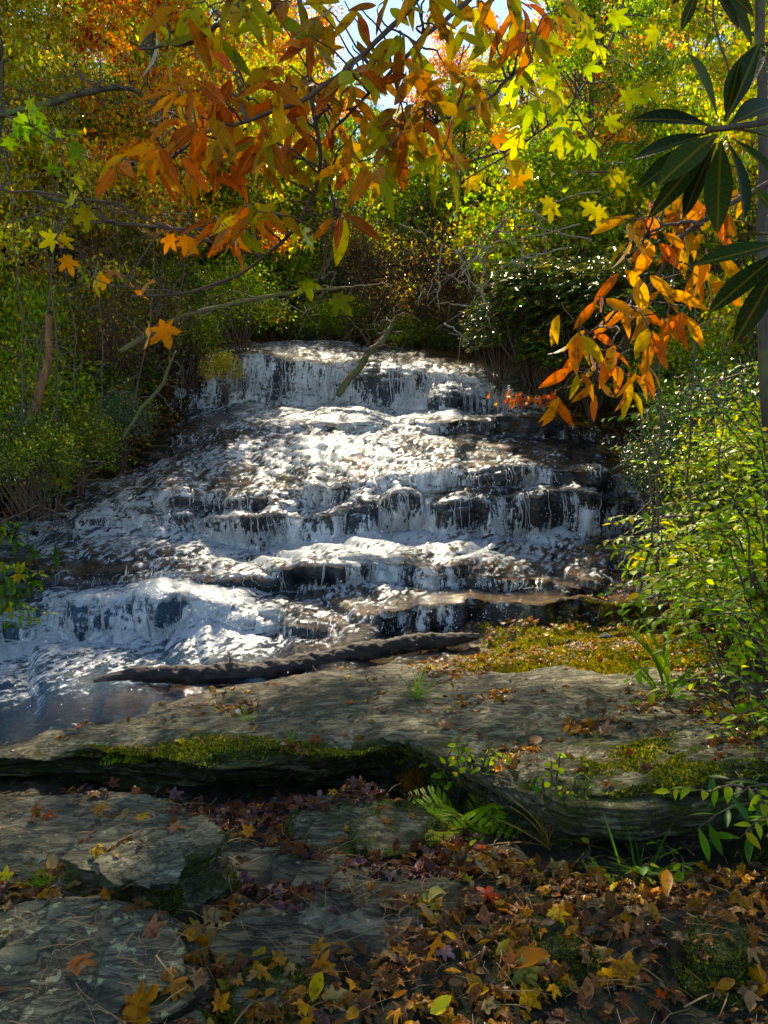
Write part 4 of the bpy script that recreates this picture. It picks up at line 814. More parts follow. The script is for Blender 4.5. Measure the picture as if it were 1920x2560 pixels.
lg = P([235, 330, 480, 640, 760, 900, 1040, 1195], [1712, 1694, 1697, 1692, 1668, 1640, 1616, 1600], [6.2, 6.25, 6.35, 6.45, 6.55, 6.7, 6.85, 7.0]) + [0, 0, .035]
limb('fallen_log', 'long dark wet log lying in the shallow water along the back of the ledge', 'log', lg, [.015, .06, .088, .085, .08, .08, .085, .08, .075, .03], 'log', 160, .008, 40, .42, 5, 5, .22, 'log', .3)
limb('dead_branch', 'leaning mossy brown dead branch standing in front of the upper falls', 'branch', P([845, 905, 958, 990], [990, 905, 850, 790], [14.6, 14.8, 15.1, 15.4]), [.05, .075, .06, .02], 'mossy', 30, .06, 9, .5, 6, 26, .8)
limb('leaning_limb', 'thin limb leaning out of the left bank thicket', 'branch', P([305, 345, 400, 440], [1100, 1030, 970, 880], [9.6, 9.9, 10.3, 10.8]), [.020, .026, .015], 'mossy', 20, .03, 8, .3, 7, 8, .5)
limb('stick', 'thin bare stick propped on the rocks at the right end of the middle falls', 'branch', P([1530, 1570, 1612], [1178, 1145, 1122], [10.4, 10.3, 10.2]), [.018, .012], 'pale', 12, .03, 6, .2, 8)
limb('stick', 'pale crooked stick by the small dark ledge under the right bank leaves', 'branch', P([1680, 1715, 1745], [1480, 1440, 1420], [7.2, 7.1, 7.0]), [.014, .009], 'pale', 12, .03, 6, .2, 9)
limb('driftwood', 'thin dark branches reaching over the white water at the left edge', 'branch', P([-40, 90, 190, 260], [1330, 1262, 1215, 1160], [8.3, 8.5, 8.7, 9.0]), [.016, .010, .005], 'twig', 24, .05, 6, .2, 12, 14, .55)
limb('driftwood', 'arched leafless twig low over the left water', 'branch', P([60, 110, 185, 190], [1330, 1290, 1285, 1265], [8.0, 8.05, 8.1, 8.2]), [.008, .003], 'twig', 16, .03, 5, .1, 13, 5, .3)
# slender stems in the thickets
for k, (x0, y0, x1, y1, D_, r_) in enumerate([(50, 1150, 20, 380, 8.6, .018), (140, 1100, 95, 480, 9.0, .02), (75, 1050, 160, 250, 9.4, .02), (330, 1030, 395, 520, 10.2, .015), (250, 1060, 225, 560, 9.6, .013), (185, 1010, 150, 620, 9.1, .012), (420, 900, 470, 450, 11, .014)]):
    p0, p1 = P(x0, y0, D_), P(x1, y1, D_ + .6)
    limb('sapling', 'thin dark upright stem in the left bank thicket', 'sapling', [p0, p0 * .6 + p1 * .4 + [.1, 0, 0], p1], [r_ * .7, r_ * .3], 'twig', 22, .05, 6, .1, k + 20, 7, .6, 'twig')[0]['group'] = 'thin stems in the left bank thicket'
limb('mossy_trunk', 'orange brown mossy trunk leaning in the left bank thicket', 'tree trunk', P([70, 100, 125, 115], [1060, 980, 880, 790], [8.9, 9.0, 9.2, 9.4]), [.055, .05, .035], 'rust', 24, .05, 10, .3, 31)
limb('tree', 'slender dark trunk rising along the right edge', 'tree', P([1940, 1915, 1905, 1900], [1750, 1100, 400, -120], [4.9, 4.95, 5.05, 5.2]), [.036, .032, .03], 'bark', 40, .03, 12, .15, 33, part_='trunk')
limb('vine_stem', 'thin vine hanging beside the upper right trunk', 'vine', P([1835, 1815, 1790, 1775], [230, 150, 80, -60], [6, 6, 6.1, 6.2]), [.008, .007], 'twig', 30, .01, 6, .1, 36)
for k, (a, b, c_) in enumerate([((1660, 1650), (1640, 1100), (1690, 560)), ((1720, 1600), (1725, 1200), (1745, 700)), ((1812, 1700), (1800, 1200), (1815, 800)), ((1600, 1520), (1630, 1300), (1600, 1000))]):
    limb('vine_stem', 'slender upright stem among the lit leaves on the right bank', 'vine', P([a[0], b[0], c_[0]], [a[1], b[1], c_[1]], [5.8, 5.9, 6.1]), [.010, .005], 'twig', 30, .05, 6, .1, 40 + k, 5, .4)[0]['group'] = 'slender stems on the right bank'
# pale arching bare twigs above the middle of the falls
for k, q in enumerate([[(1480, 600), (1330, 560), (1230, 580), (1120, 700)], [(1450, 560), (1290, 600), (1180, 650), (1060, 740)], [(1500, 480), (1350, 500), (1260, 560), (1210, 640)], [(1250, 560), (1190, 640), (1130, 690), (1050, 720)], [(1420, 620), (1260, 660), (1180, 760), (1090, 830)], [(1000, 560), (1080, 600), (1150, 640), (1200, 720)]]):
    limb('bare_branch', 'bare pale arching branch above the right half of the falls', 'branch', P([a for a, b in q], [b for a, b in q], [7.0, 7.2, 7.4, 7.5]), [.009, .002], 'pale', 26, .06, 5, .1, 50 + k, 5, .42, 'pale', -.2)[0]['group'] = 'bare pale branches above the falls'

# ------------------------------------------------------------------ overhanging autumn branches close to the camera
def nearest(paths, p):
    A = np.concatenate(paths); i = np.argmin(np.linalg.norm(A - p, axis=1)); return A[i]
def hang_branch(name, label, cat_, stems, tips, D, tmpl, L, palette, mat, k=5, droop=1.0, rad=(.007, .003), twigmat='twig', spread=.75, face=.9, jitD=.12, sk=(.75, 1.15)):
    """stems: pixel paths with distances; tips: where each cluster of leaves hangs"""
    paths = [curve(P([a[0] for a in s_], [a[1] for a in s_], [a[2] for a in s_]), 60, .012, i * 3 + 1) for i, s_ in enumerate(stems)]
    root = empty(name, paths[0][0], label, cat_); mb = MB()
    for i, cv in enumerate(paths): V, T = tube(cv, list(rad) if i == 0 else [rad[0] * .7, rad[1] * .8], 8, .2, i); mb.add(V, T)
    arrs = []
    if len(tips) > 9 and mat == 'near': tips = list(tips) + [(a + R.normal(0, 45), b + R.normal(0, 35)) for a, b in tips[::2]]; k = k * .62; L = L * .92
    for (tx, ty) in tips:
        p_ = P(tx, ty, D + R.normal(0, jitD)); b = nearest(paths, p_); dist = np.linalg.norm(p_ - b)
        top = p_ + np.array([0, 0, .35 * L])
        V, T = tube(curve([b, (b + top) / 2 + R.normal(0, .02, 3) + [0, 0, .1 * dist], top], 12, .01, R.integers(99)), [.0032, .0016], 5); mb.add(V, T)
        n = max(1, int(round(k + R.normal(0, 1)))); a = R.uniform(0, 6.28) + np.arange(n) * 6.28 / n + R.normal(0, .3, n)
        d = np.stack([np.cos(a) * spread, np.sin(a) * spread * .7, -droop * R.uniform(.3, 1.3, n)], -1) + nrm(top - b) * .35
        nor = np.stack([R.normal(0, .5, n), -face + R.normal(0, .3, n), R.normal(.25, .4, n)], -1)
        pos = top + nrm(d) * .02 + R.normal(0, .008, (n, 3))
        arrs.append(leaves(tmpl if not isinstance(tmpl, list) else tmpl[R.integers(len(tmpl))], pos, d, nor, L * R.uniform(*sk, n), pal(palette, n, .22), R.uniform(.8, 1.15, n)))
    V, T = mb.get(); part('stem', V, T, MAT[twigmat], root)
    leafpart('foliage', cat(*arrs), MAT[mat], root); return root
E1 = [t_ellipse(w_, 10, f_, b_) for w_, f_, b_ in ((.32, .10, .25), (.28, .16, .4), (.35, .06, .12), (.30, .12, -.15), (.26, .18, .3))]
ORB = [(3, (.42, .16, .02)), (3, (.46, .24, .025)), (2, (.36, .08, .02)), (2, (.36, .30, .03)), (1, (.20, .24, .03))]
REDB = [(3, (.42, .09, .02)), (2, (.46, .16, .02)), (1, (.38, .22, .03))]
GRB = [(3, (.30, .30, .03)), (2, (.22, .26, .03)), (2, (.42, .26, .03)), (1, (.40, .14, .02))]
hang_branch('overhanging_branch', 'long dark twig curving down the middle of the top with orange and brown oval leaves', 'branch',
    [[(745, -70, 2.0), (765, 150, 2.0), (790, 300, 2.0), (812, 400, 2.0), (800, 470, 2.05), (720, 600, 2.1), (600, 690, 2.2), (480, 735, 2.3), (330, 742, 2.4)], [(812, 400, 2.0), (838, 520, 2.0), (815, 640, 2.05), (800, 700, 2.1)]],
    [(700, 300), (830, 330), (800, 420), (735, 330), (690, 400), (860, 420), (770, 220), (700, 545), (640, 560), (850, 560), (590, 600), (560, 590), (660, 420), (900, 350), (840, 240)], 2.0, E1, .10, ORB, 'near', 6)
hang_branch('overhanging_branch', 'twig with drooping red brown leaves reaching furthest left across the top', 'branch',
    [[(1100, -60, 1.8), (960, 80, 1.8), (850, 195, 1.8), (760, 255, 1.8), (620, 305, 1.85), (510, 335, 1.9), (430, 400, 1.9), (350, 425, 1.95)], [(620, 305, 1.85), (600, 250, 1.9), (590, 120, 1.9)]],
    [(340, 410), (400, 395), (445, 400), (470, 330), (505, 330), (380, 380), (560, 280), (590, 350), (640, 330), (540, 380), (490, 240), (600, 220), (680, 250), (580, 430), (455, 250)], 1.85, E1, .10, REDB, 'near', 5)
hang_branch('overhanging_branch', 'twig with olive and orange leaves crossing the top centre', 'branch',
    [[(1220, -50, 1.9), (1100, 60, 1.9), (1000, 160, 1.9), (900, 260, 1.95), (830, 330, 2.0)], [(1330, 150, 1.9), (1220, 250, 1.9), (1120, 300, 1.9), (1000, 350, 1.95)]],
    [(900, 60), (960, 40), (1010, 120), (1080, 80), (880, 150), (940, 200), (1030, 220), (820, 60), (780, 120), (720, 200), (1060, 330), (1090, 360), (1130, 300), (960, 380), (1010, 400), (900, 440), (940, 450), (1280, 180), (1330, 120), (1250, 20), (1380, 60), (1120, 100), (1180, 60), (1240, 120), (1000, 300), (930, 310), (1050, 280), (1160, 220), (980, 170), (1100, 180), (1210, 230), (1020, 330), (980, 330), (860, 40), (1300, 30), (1130, 20), (1060, 0)], 1.9, E1, .10, GRB + ORB, 'near', 6)
hang_branch('overhanging_branch', 'twig with large olive green leaves at the top left of the centre', 'branch',
    [[(640, -60, 1.8), (560, 60, 1.8), (480, 110, 1.85), (350, 125, 1.9)], [(700, -60, 1.9), (680, 30, 1.9), (560, 40, 1.9)]],
    [(570, 30), (620, 20), (660, 10), (520, 60), (470, 60), (420, 30), (520, 120), (440, 130), (380, 100), (690, 60), (740, 30)], 1.85, E1, .115, GRB, 'near', 4)
hang_branch('overhanging_branch', 'thin twig with a few red leaves hanging over the left bushes', 'branch',
    [[(215, 500, 2.2), (300, 510, 2.2), (400, 565, 2.2), (520, 605, 2.2), (650, 640, 2.25)]],
    [(600, 560), (640, 545), (560, 600)], 2.2, E1, .095, REDB, 'near', 4, rad=(.004, .003))
hang_branch('overhanging_branch', 'single mustard yellow leaf hanging from the lowest twig tip in the middle', 'branch',
    [[(838, 520, 2.0), (850, 540, 2.0), (858, 560, 2.0)]], [(855, 570)], 2.0, T_NEAR, .12, [(1, (.42, .32, .03))], 'near', 1, spread=.1, rad=(.004, .003), jitD=.01)
hang_branch('overhanging_branch', 'branch of glowing orange oval leaves drooping down the right side', 'branch',
    [[(1960, 440, 1.75), (1800, 520, 1.8), (1700, 600, 1.85), (1620, 740, 1.9), (1560, 850, 1.95), (1490, 960, 2.0)], [(1760, 560, 1.8), (1660, 560, 1.85), (1570, 640, 1.9)], [(1640, 700, 1.9), (1560, 760, 1.9), (1450, 860, 1.95)]],
    [(1600, 560), (1650, 540), (1700, 520), (1760, 530), (1800, 540), (1580, 620), (1640, 620), (1720, 600), (1770, 640), (1560, 700), (1610, 720), (1660, 740), (1500, 770), (1540, 790), (1590, 800), (1640, 820), (1450, 860), (1480, 900), (1530, 900), (1570, 930), (1440, 960), (1500, 980), (1600, 940), (1710, 800), (1740, 700)], 1.9, E1, .098,
    [(4, (.62, .22, .02)), (3, (.62, .32, .03)), (3, (.60, .13, .02)), (1, (.55, .40, .04))], 'near', 5, spread=.7)
STARS = [t_star(5, c_, .42, s_) for c_, s_ in ((.2, 1), (.45, 2), (-.2, 3))]
YGB = [(4, (.34, .44, .03)), (2, (.50, .46, .04)), (1, (.30, .36, .03))]
def star_branch(label, stems, pts_, D, L, palette, rad=(.005, .002), mat='star', lift=1.0):
    return hang_branch('star_leaf_branch', label, 'branch', stems, pts_, D, STARS, L, palette, mat, 1, .9, rad, 'twig', .6, 1.1, .15, (.8, 1.3))
star_branch('thin branch with yellow green star shaped leaves slanting down the upper right', [[(1580, -60, 2.6), (1520, 120, 2.6), (1430, 270, 2.6), (1300, 370, 2.6), (1150, 460, 2.6), (1000, 545, 2.65)], [(1430, 270, 2.6), (1470, 330, 2.6), (1540, 440, 2.6)]],
    [(1371, 250), (1340, 300), (1300, 340), (1440, 290), (1492, 305), (1458, 350), (1417, 330), (1530, 435), (1568, 430), (1495, 520), (1385, 510), (1400, 220), (1440, 180), (1360, 180), (1480, 120), (1500, 60), (1560, 100), (1410, 100), (1320, 240), (1280, 270), (1380, 275), (1350, 130), (1590, 200), (1620, 60), (1450, 60), (1390, 330), (1335, 205), (1530, 250)], 2.6, .085, YGB)
star_branch('thin branch tip with small orange star leaves right of the middle', [[(1320, 350, 2.8), (1230, 390, 2.8), (1150, 410, 2.8), (1090, 390, 2.8)]], [(1113, 380), (1174, 405), (1151, 455), (1203, 370), (1255, 405), (1267, 435), (1258, 380), (1200, 425)], 2.8, .085, [(3, (.62, .26, .03)), (1, (.58, .42, .04))])
star_branch('twig ending with two green star leaves above the upper falls', [[(835, 520, 2.2), (845, 600, 2.2), (805, 700, 2.2)]], [(760, 695), (830, 735), (800, 590), (770, 560)], 2.2, .07, [(3, (.12, .19, .02)), (1, (.3, .32, .03))])
star_branch('twig with brown spotted yellow star leaves hanging at the far left', [[(-60, 470, 2.3), (90, 480, 2.3), (230, 505, 2.3), (330, 520, 2.3)], [(230, 505, 2.3), (150, 560, 2.3), (140, 600, 2.3)]], [(165, 500), (190, 510), (139, 590), (5, 395), (150, 640)], 2.3, .075, [(2, (.40, .34, .03)), (1, (.5, .2, .03))], (.004, .002))
star_branch('long thin twig with curled orange star leaves over the left thicket', [[(600, 690, 2.3), (480, 735, 2.4), (300, 720, 2.45), (240, 700, 2.45)], [(400, 735, 2.4), (395, 790, 2.4)]], [(250, 690), (300, 715), (330, 720), (382, 712), (385, 805), (430, 595)], 2.4, .085, [(2, (.58, .22, .04)), (1, (.5, .36, .04))], (.0035, .002))
star_branch('branch with green star leaves at the upper left edge', [[(-80, 260, 3.2), (20, 290, 3.2), (120, 340, 3.2), (230, 400, 3.3)]], [(50, 275), (75, 290), (110, 300), (40, 310), (90, 340), (140, 370), (170, 380), (190, 400), (10, 340), (150, 330), (65, 320), (200, 360), (120, 420), (180, 440)], 3.2, .075, [(3, (.09, .22, .025)), (1, (.2, .28, .03))])

# evergreen laurel leaves close at the upper right
def laurel(label, c, tips, D, mat='rhodo', w=.25):
    root = empty('laurel_branch', P(*c, D), label, 'branch'); c3 = P(*c, D); arrs = []
    for i, (tx, ty, dd) in enumerate(tips):
        t3 = P(tx, ty, D + dd); d = t3 - c3; L = np.linalg.norm(d); nor = np.array([R.normal(0, .35), -.8, .55 + R.normal(0, .25)])
        arrs.append(leaves(t_ellipse(R.uniform(w * .8, w * 1.15), 12, .10, R.uniform(-.05, .2), .8), (c3 + nrm(d) * .02)[None], d[None], nor[None], L * .93, pal([(3, (.009, .018, .004)), (2, (.02, .032, .005))], 1, .2)))
    leafpart('foliage', cat(*arrs), MAT[mat], root)
    b = c3 + np.array([.35, .12, .05]); V, T = tube(curve([c3 - nrm(b - c3) * .03, c3, (c3 + b) / 2 + [0, 0, .03], b, b + [.4, .1, .2]], 20, .01, 3), [.005, .009], 8, .2, 2); part('stem', V, T, MAT['bark'], root); return root
laurel('nearest whorl of big dark laurel leaves at the upper right', (1805, 325), [(1615, 268, -.05), (1735, 145, -.1), (1700, 300, .05), (1900, 120, .1), (1590, 385, .1), (1600, 455, 0), (1640, 525, 0), (1700, 540, .1), (1790, 550, -.05), (1890, 520, -.1), (1950, 440, 0), (1960, 230, .1), (1845, 180, -.05), (1660, 440, -.1), (1930, 330, -.1), (1745, 400, .15)], 1.25)
laurel('dark laurel leaves entering from the right edge below the first whorl', (1985, 600), [(1745, 660, -.05), (1850, 570, .1), (1780, 775, 0), (1850, 730, .05), (1900, 480, 0), (1840, 850, .05)], 1.2)
laurel('dark laurel leaves hanging from the top edge at the right', (1760, -60), [(1710, 60, 0), (1770, 25, .05), (1840, 55, 0), (1900, 90, .05), (1880, 20, 0), (1690, 0, .1)], 1.4)

# ------------------------------------------------------------------ arching leafy plants on the right bank
def arch_plant(name, label, cat_, base, n, L, leafL, palette, lean=(-.5, -.3), mat='leaf', tmpl=T_MID, seed=0, whorled=False, up=.8, group=None, step=1.0):
    root = empty(name, base, label, cat_, group); mb = MB(); arrs = []; base = np.array(base, float)
    for k in range(n):
        a = R.uniform(0, 6.28); o = np.array([math.cos(a), math.sin(a), 0]) * .55 + np.array([*lean, 0]); l = L * R.uniform(.55, 1.1)
        p1 = base + R.normal(0, .06, 3) * [1, 1, .2]; p2 = p1 + (o * .35 + [0, 0, up * .75]) * l; p3 = p1 + (o * .9 + [0, 0, up * R.uniform(.45, .9)]) * l
        cv = curve([p1, (p1 + p2) / 2 + [0, 0, .08 * l], p2, (p2 + p3) / 2 + [0, 0, .05 * l], p3], 26, .05 * l, R.integers(99)); V, T = tube(cv, [.005 + .003 * L, .0015], 5); mb.add(V, T)
        if whorled:
            for f in (25, 25 - R.integers(4, 9)):
                pos, d, nor = whorl(cv[f:f + 1], (cv[25] - cv[20])[None] + [[0, 0, .1]], 7, leafL, 1, .35); m = len(pos)
                arrs.append(leaves(tmpl, pos, d, nor, leafL * R.uniform(.7, 1.15, m), pal(palette, m)))
        m = max(4, int(l * .8 / (leafL * .42 * step))); f = np.linspace(5, 25, m); i = f.astype(int); pos = cv[i]; tg = nrm(np.gradient(cv, axis=0))[i]
        side = nrm(np.cross(tg, [0, 0, 1.0])); sg = np.where(np.arange(m) % 2, 1, -1)[:, None]
        d = side * sg + tg * .75 + np.array([0, 0, -.18]) + R.normal(0, .15, (m, 3)); nor = np.cross(side, tg) * np.sign(np.cross(side, tg)[:, 2:3]) + R.normal(0, .3, (m, 3))
        if not whorled: arrs.append(leaves(tmpl, pos, d, nor, leafL * R.uniform(.7, 1.15, m), pal(palette, m)))
    V, T = mb.get(); part('stems', V, T, MAT['twig'], root)
    leafpart('foliage', cat(*arrs), MAT[mat], root); return root
LITG = [(4, (.24, .40, .03)), (4, (.38, .46, .04)), (2, (.12, .24, .03)), (1, (.5, .4, .04))]
MIDG = [(3, (.08, .18, .03)), (3, (.14, .26, .03)), (1, (.3, .34, .04))]
spec = []
for k in range(46):
    D_ = R.uniform(4.6, 8.2); xr = np.interp(D_, [4.6, 6, 8.2], [2.55, 2.7, 3.6]); X_ = xr + abs(R.normal(0, .55)); g = gz(X_, max(D_, 6.6))[0] if D_ > 6.6 else floor_z(X_, D_) * .3 + max(0, X_ - 2.3) * .9 - .25
    g = max(g, -.2) + R.uniform(0, .9) * min(1, (X_ - xr) * 1.2)
    arch_plant('leafy_plant', 'arching plant with rows of sunlit green leaves on the right bank', 'plant', (X_, D_, g), 8, R.uniform(.8, 1.4), R.uniform(.06, .088), LITG, (-.6, -.35), 'leaf', T_ROUND if k % 3 else T_MID, group='arching leafy plants on the right bank')
for k, (px_, py_, D_, L_, l_) in enumerate([(1900, 1650, 4.6, .9, .07), (1860, 1750, 4.2, .8, .07), (1930, 1500, 4.4, 1.0, .07), (1930, 1900, 3.6, .7, .075), (1960, 1300, 4.2, 1.0, .06), (1970, 1750, 3.8, .8, .07), (1850, 1900, 3.7, .5, .06)]):
    p_ = P(px_, py_, D_); arch_plant('leafy_plant', 'arching mid green plant at the right end of the ledge', 'plant', p_, 9, L_, l_, MIDG + LITG, (-.55, -.2), 'leaf', T_MID, group='mid green plants at the right end of the ledge')
arch_plant('leafy_plant', 'plant with long dark green leaves at the right edge beside the boulder face', 'plant', P(1960, 2120, 2.9), 8, .5, .13, [(3, (.05, .13, .03)), (1, (.15, .28, .04))], (-.5, -.2), 'leaf', T_NARROW, step=.8, up=.7)
arch_plant('leafy_plant', 'hanging plant with bright leaf tips at the right edge above the litter', 'plant', P(1930, 1990, 2.7), 5, .42, .07, LITG, (-.35, -.2), 'leaf', T_MID, up=-.1)
for px_, py_, D_, n_, lb in [(1640, 1440, 7.2, 8, 'sunlit laurel sprig with yellowing lower leaves over the right side of the water'), (1760, 1500, 6.6, 9, 'second sunlit laurel sprig nearer the right bank'), (1820, 1400, 6.6, 8, 'third sunlit laurel sprig higher on the right bank'), (1560, 1420, 7.5, 4, 'outermost laurel tip reaching over the middle pool')]:
    arch_plant('laurel_plant', lb, 'plant', P(px_ + 90, py_ + 20, D_), n_, .75, .12, [(3, (.12, .22, .03)), (3, (.24, .34, .04)), (1, (.55, .40, .03))], (-.7, -.2), 'leaf', T_NARROW, whorled=True, up=.55)
arch_plant('shrub', 'small spreading bush of orange red leaves over the water right of the upper falls', 'shrub', P(1400, 1030, 11.8), 16, .95, .10, [(3, (.62, .16, .02)), (2, (.6, .26, .02)), (1, (.5, .09, .03))], (-.62, -.1), 'leaf', T_MID, whorled=True, up=.28)
# arching strap leaves
root = empty('strap_plant', P(1665, 1735, 4.6), 'tuft of long arching green strap leaves at the right end of the grey ledge', 'plant'); b = np.array(root.location); n = 12
leafpart('blades', leaves(t_ellipse(.07, 10, .02, .75), np.repeat(b[None], n, 0) + R.normal(0, .03, (n, 3)), np.stack([R.uniform(-.6, .9, n), R.uniform(-.4, .3, n), R.uniform(.5, 1, n)], -1), np.array([0, -.3, 1.0]) + R.normal(0, .2, (n, 3)), R.uniform(.28, .48, n), pal([(1, (.16, .28, .04))], n)), MAT['leaf'], root)
for k in range(26):
    D_ = R.uniform(7.6, 12.5); xl = np.interp(D_, XB_Y, XL); X_ = max(xl - .1 - abs(R.normal(0, .8)), -D_ * .58); kd = R.integers(4)
    g = gz(X_, D_)[0] + R.uniform(0, 1.6) * (X_ < xl - .5)
    arch_plant('leafy_plant', ['arching green plant hanging out of the left bank thicket', 'plant with yellow green leaves hanging out of the left bank thicket', 'plant with yellow whorled leaves at the edge of the left bank', 'dark whorled evergreen sprig low on the left bank'][kd], 'plant', (X_, D_, g), 8, R.uniform(.8, 1.5), [.09, .09, .12, .14][kd], [MIDG, LITG, [(3, (.5, .36, .03)), (2, (.3, .34, .03))], [(3, DG), (2, GR)]][kd], (.45, -.4), 'glossy' if kd == 3 else 'leaf', T_MID, whorled=kd > 1, up=.6,
        group=['green plants on the left bank', 'yellow green plants on the left bank', 'yellow whorled plants on the left bank', 'dark evergreen sprigs on the left bank'][kd])
limb('dead_branch', 'dark crooked branch reaching in from the upper left edge', 'branch', P([-60, 120, 260, 330, 460, 520], [300, 262, 215, 225, 300, 290], [8.6, 8.8, 9, 9, 9.1, 9.2]), [.045, .03, .012], 'bark', 36, .05, 8, .3, 71, 22, .8)
limb('dead_branch', 'dark drooping limb in front of the bushes left of the falls', 'branch', P([300, 430, 560, 700, 880], [880, 800, 765, 735, 722], [11.6, 11.8, 12, 12.2, 12.5]), [.05, .035, .02], 'mossy', 36, .05, 8, .3, 72, 26, .8)
limb('dead_branch', 'dark bare branch crossing the left thicket below the first', 'branch', P([100, 280, 420, 620], [480, 560, 570, 575], [9.2, 9.4, 9.5, 9.6]), [.03, .012], 'bark', 30, .06, 7, .3, 73, 20, .8)
# ferns
def frond(base, tip, L, root, palette, curl=.25, w=.26, np_=17):
    base = np.array(base); d = nrm(np.array(tip) - base); cv = curve([base, base + d * L * .5 + [0, 0, .06 * L], base + d * L - [0, 0, curl * L]], 30); m = np_
    i = np.linspace(4, 28, m).astype(int); tg = nrm(np.gradient(cv, axis=0)); side = nrm(np.cross(tg, [0, -.35, 1.0])); f = np.linspace(0, 1, m)
    ln = L * w * np.sin(np.pi * (f * .82 + .16)) ** .8; arrs = []
    for sg in (-1, 1):
        arrs.append(leaves(t_ellipse(.15, 7, .04, .15, .7), cv[i], side[i] * sg + tg[i] * .45 + [0, 0, -.08], np.cross(side[i], tg[i]) * sg * 0 + np.array([0, -.5, 1.0]) + R.normal(0, .12, (m, 3)), ln, pal(palette, m, .12)))
    fr = leafpart('frond', cat(*arrs), MAT['leaf'], root); V, T = tube(cv, [.0022, .0008], 4); V = V - np.array(root.location)
    mesh('stalk', V, T, MAT['twig'], fr, True)
def fern(label, px, py, n, L, palette, dirs=None, c=None):
    h, nn_ = hit(px, py); root = empty('fern', h, label, 'fern')
    for k in range(n):
        a = k * 6.28 / n + R.normal(0, .3) if dirs is None else math.radians(dirs[k]); t = h + np.array([math.cos(a), math.sin(a) * .6 - .25, .45 + R.normal(0, .15)]); frond(h + R.normal(0, .01, 3), t, L * R.uniform(.75, 1.1), root, palette)
    return root
FG = [(3, (.26, .40, .03)), (1, (.38, .42, .03))]
fern('bright green fern spreading over the litter in front of the ledge', 1165, 2060, 11, .42, FG, [200, 225, 245, 265, 285, 305, 170, 140, 330, 20, 60])
fern('small yellow green fern just left of the bright fern', 1110, 2100, 5, .17, [(1, (.35, .38, .03))], [180, 210, 240, 270, 150])
fern('withered orange brown fern behind the green fern', 1075, 1985, 5, .24, [(2, (.42, .16, .02)), (1, (.3, .2, .03))], [150, 175, 200, 120, 90])
fern('narrow green fern hanging down the mossy face at left', 352, 1905, 3, .24, FG, [265, 280, 200])
fern('tiny fern on the dark face of the ledge near the plants', 1000, 1900, 4, .09, FG, [200, 250, 290, 330])
def seedling(label, px, py, n, L, lf, pl=MIDG):
    h, _ = hit(px, py); return arch_plant('seedling', label, 'plant', h, n, L, lf, pl + FG, (0, -.25), 'leaf', T_ROUND, up=.9, step=1.2)
seedling('leafy green seedlings growing behind the fern at the foot of the ledge', 1130, 1985, 11, .24, .045)
seedling('second clump of leafy seedlings higher against the ledge', 1170, 1930, 9, .20, .04, LITG)
seedling('pair of leafy stems standing right of the fern', 1290, 2075, 3, .20, .05)
seedling('small green plant on the brow of the boulder', 1370, 1965, 5, .12, .035)
seedling('small green plant trailing from the boulder brow to the right of the first', 1450, 1985, 4, .12, .03)
seedling('bright seedling sprouting at the dark foot of the boulder', 1645, 2190, 6, .20, .05)
seedling('pale seedling in the litter left of the dark foot of the boulder', 1440, 2160, 4, .12, .035, LITG)
seedling('tiny plant on the mossy ledge face at left', 520, 1900, 5, .07, .02)
def grass(label, px, py, n, L, pl=[(2, (.12, .26, .03)), (1, (.28, .34, .05))]):
    h, _ = hit(px, py); root = empty('grass_tuft', h, label, 'grass tuft'); d = np.stack([R.normal(0, .55, n), R.normal(0, .45, n) - .1, R.uniform(.5, 1.2, n)], -1)
    leafpart('blades', leaves(t_ellipse(.035, 7, .01, .45), h + R.normal(0, .018, (n, 3)) * [1, 1, .1], d, np.array([0, -.2, 1.0]) + R.normal(0, .3, (n, 3)), L * R.uniform(.5, 1.15, n), pal(pl, n)), MAT['leaf'], root)
grass('bright green grass tuft in the litter left of the layered slab', 125, 2225, 60, .12)
grass('grass tuft growing on the back of the grey ledge', 1040, 1745, 40, .22)
grass('small grass tuft on the ledge in the shade', 620, 1800, 24, .10)
grass('long thin grass at the foot of the mossy boulder', 1590, 2200, 30, .2, [(2, (.07, .15, .02)), (1, (.14, .2, .03))])
grass('dry straw coloured grass against the dark ledge face', 1370, 2110, 26, .24, [(1, (.28, .2, .08))])
grass('short grass on the moss at the far right of the ledge top', 1880, 1600, 40, .2)
grass('little grass tuft on the brow moss of the ledge left of centre', 730, 1850, 24, .08)

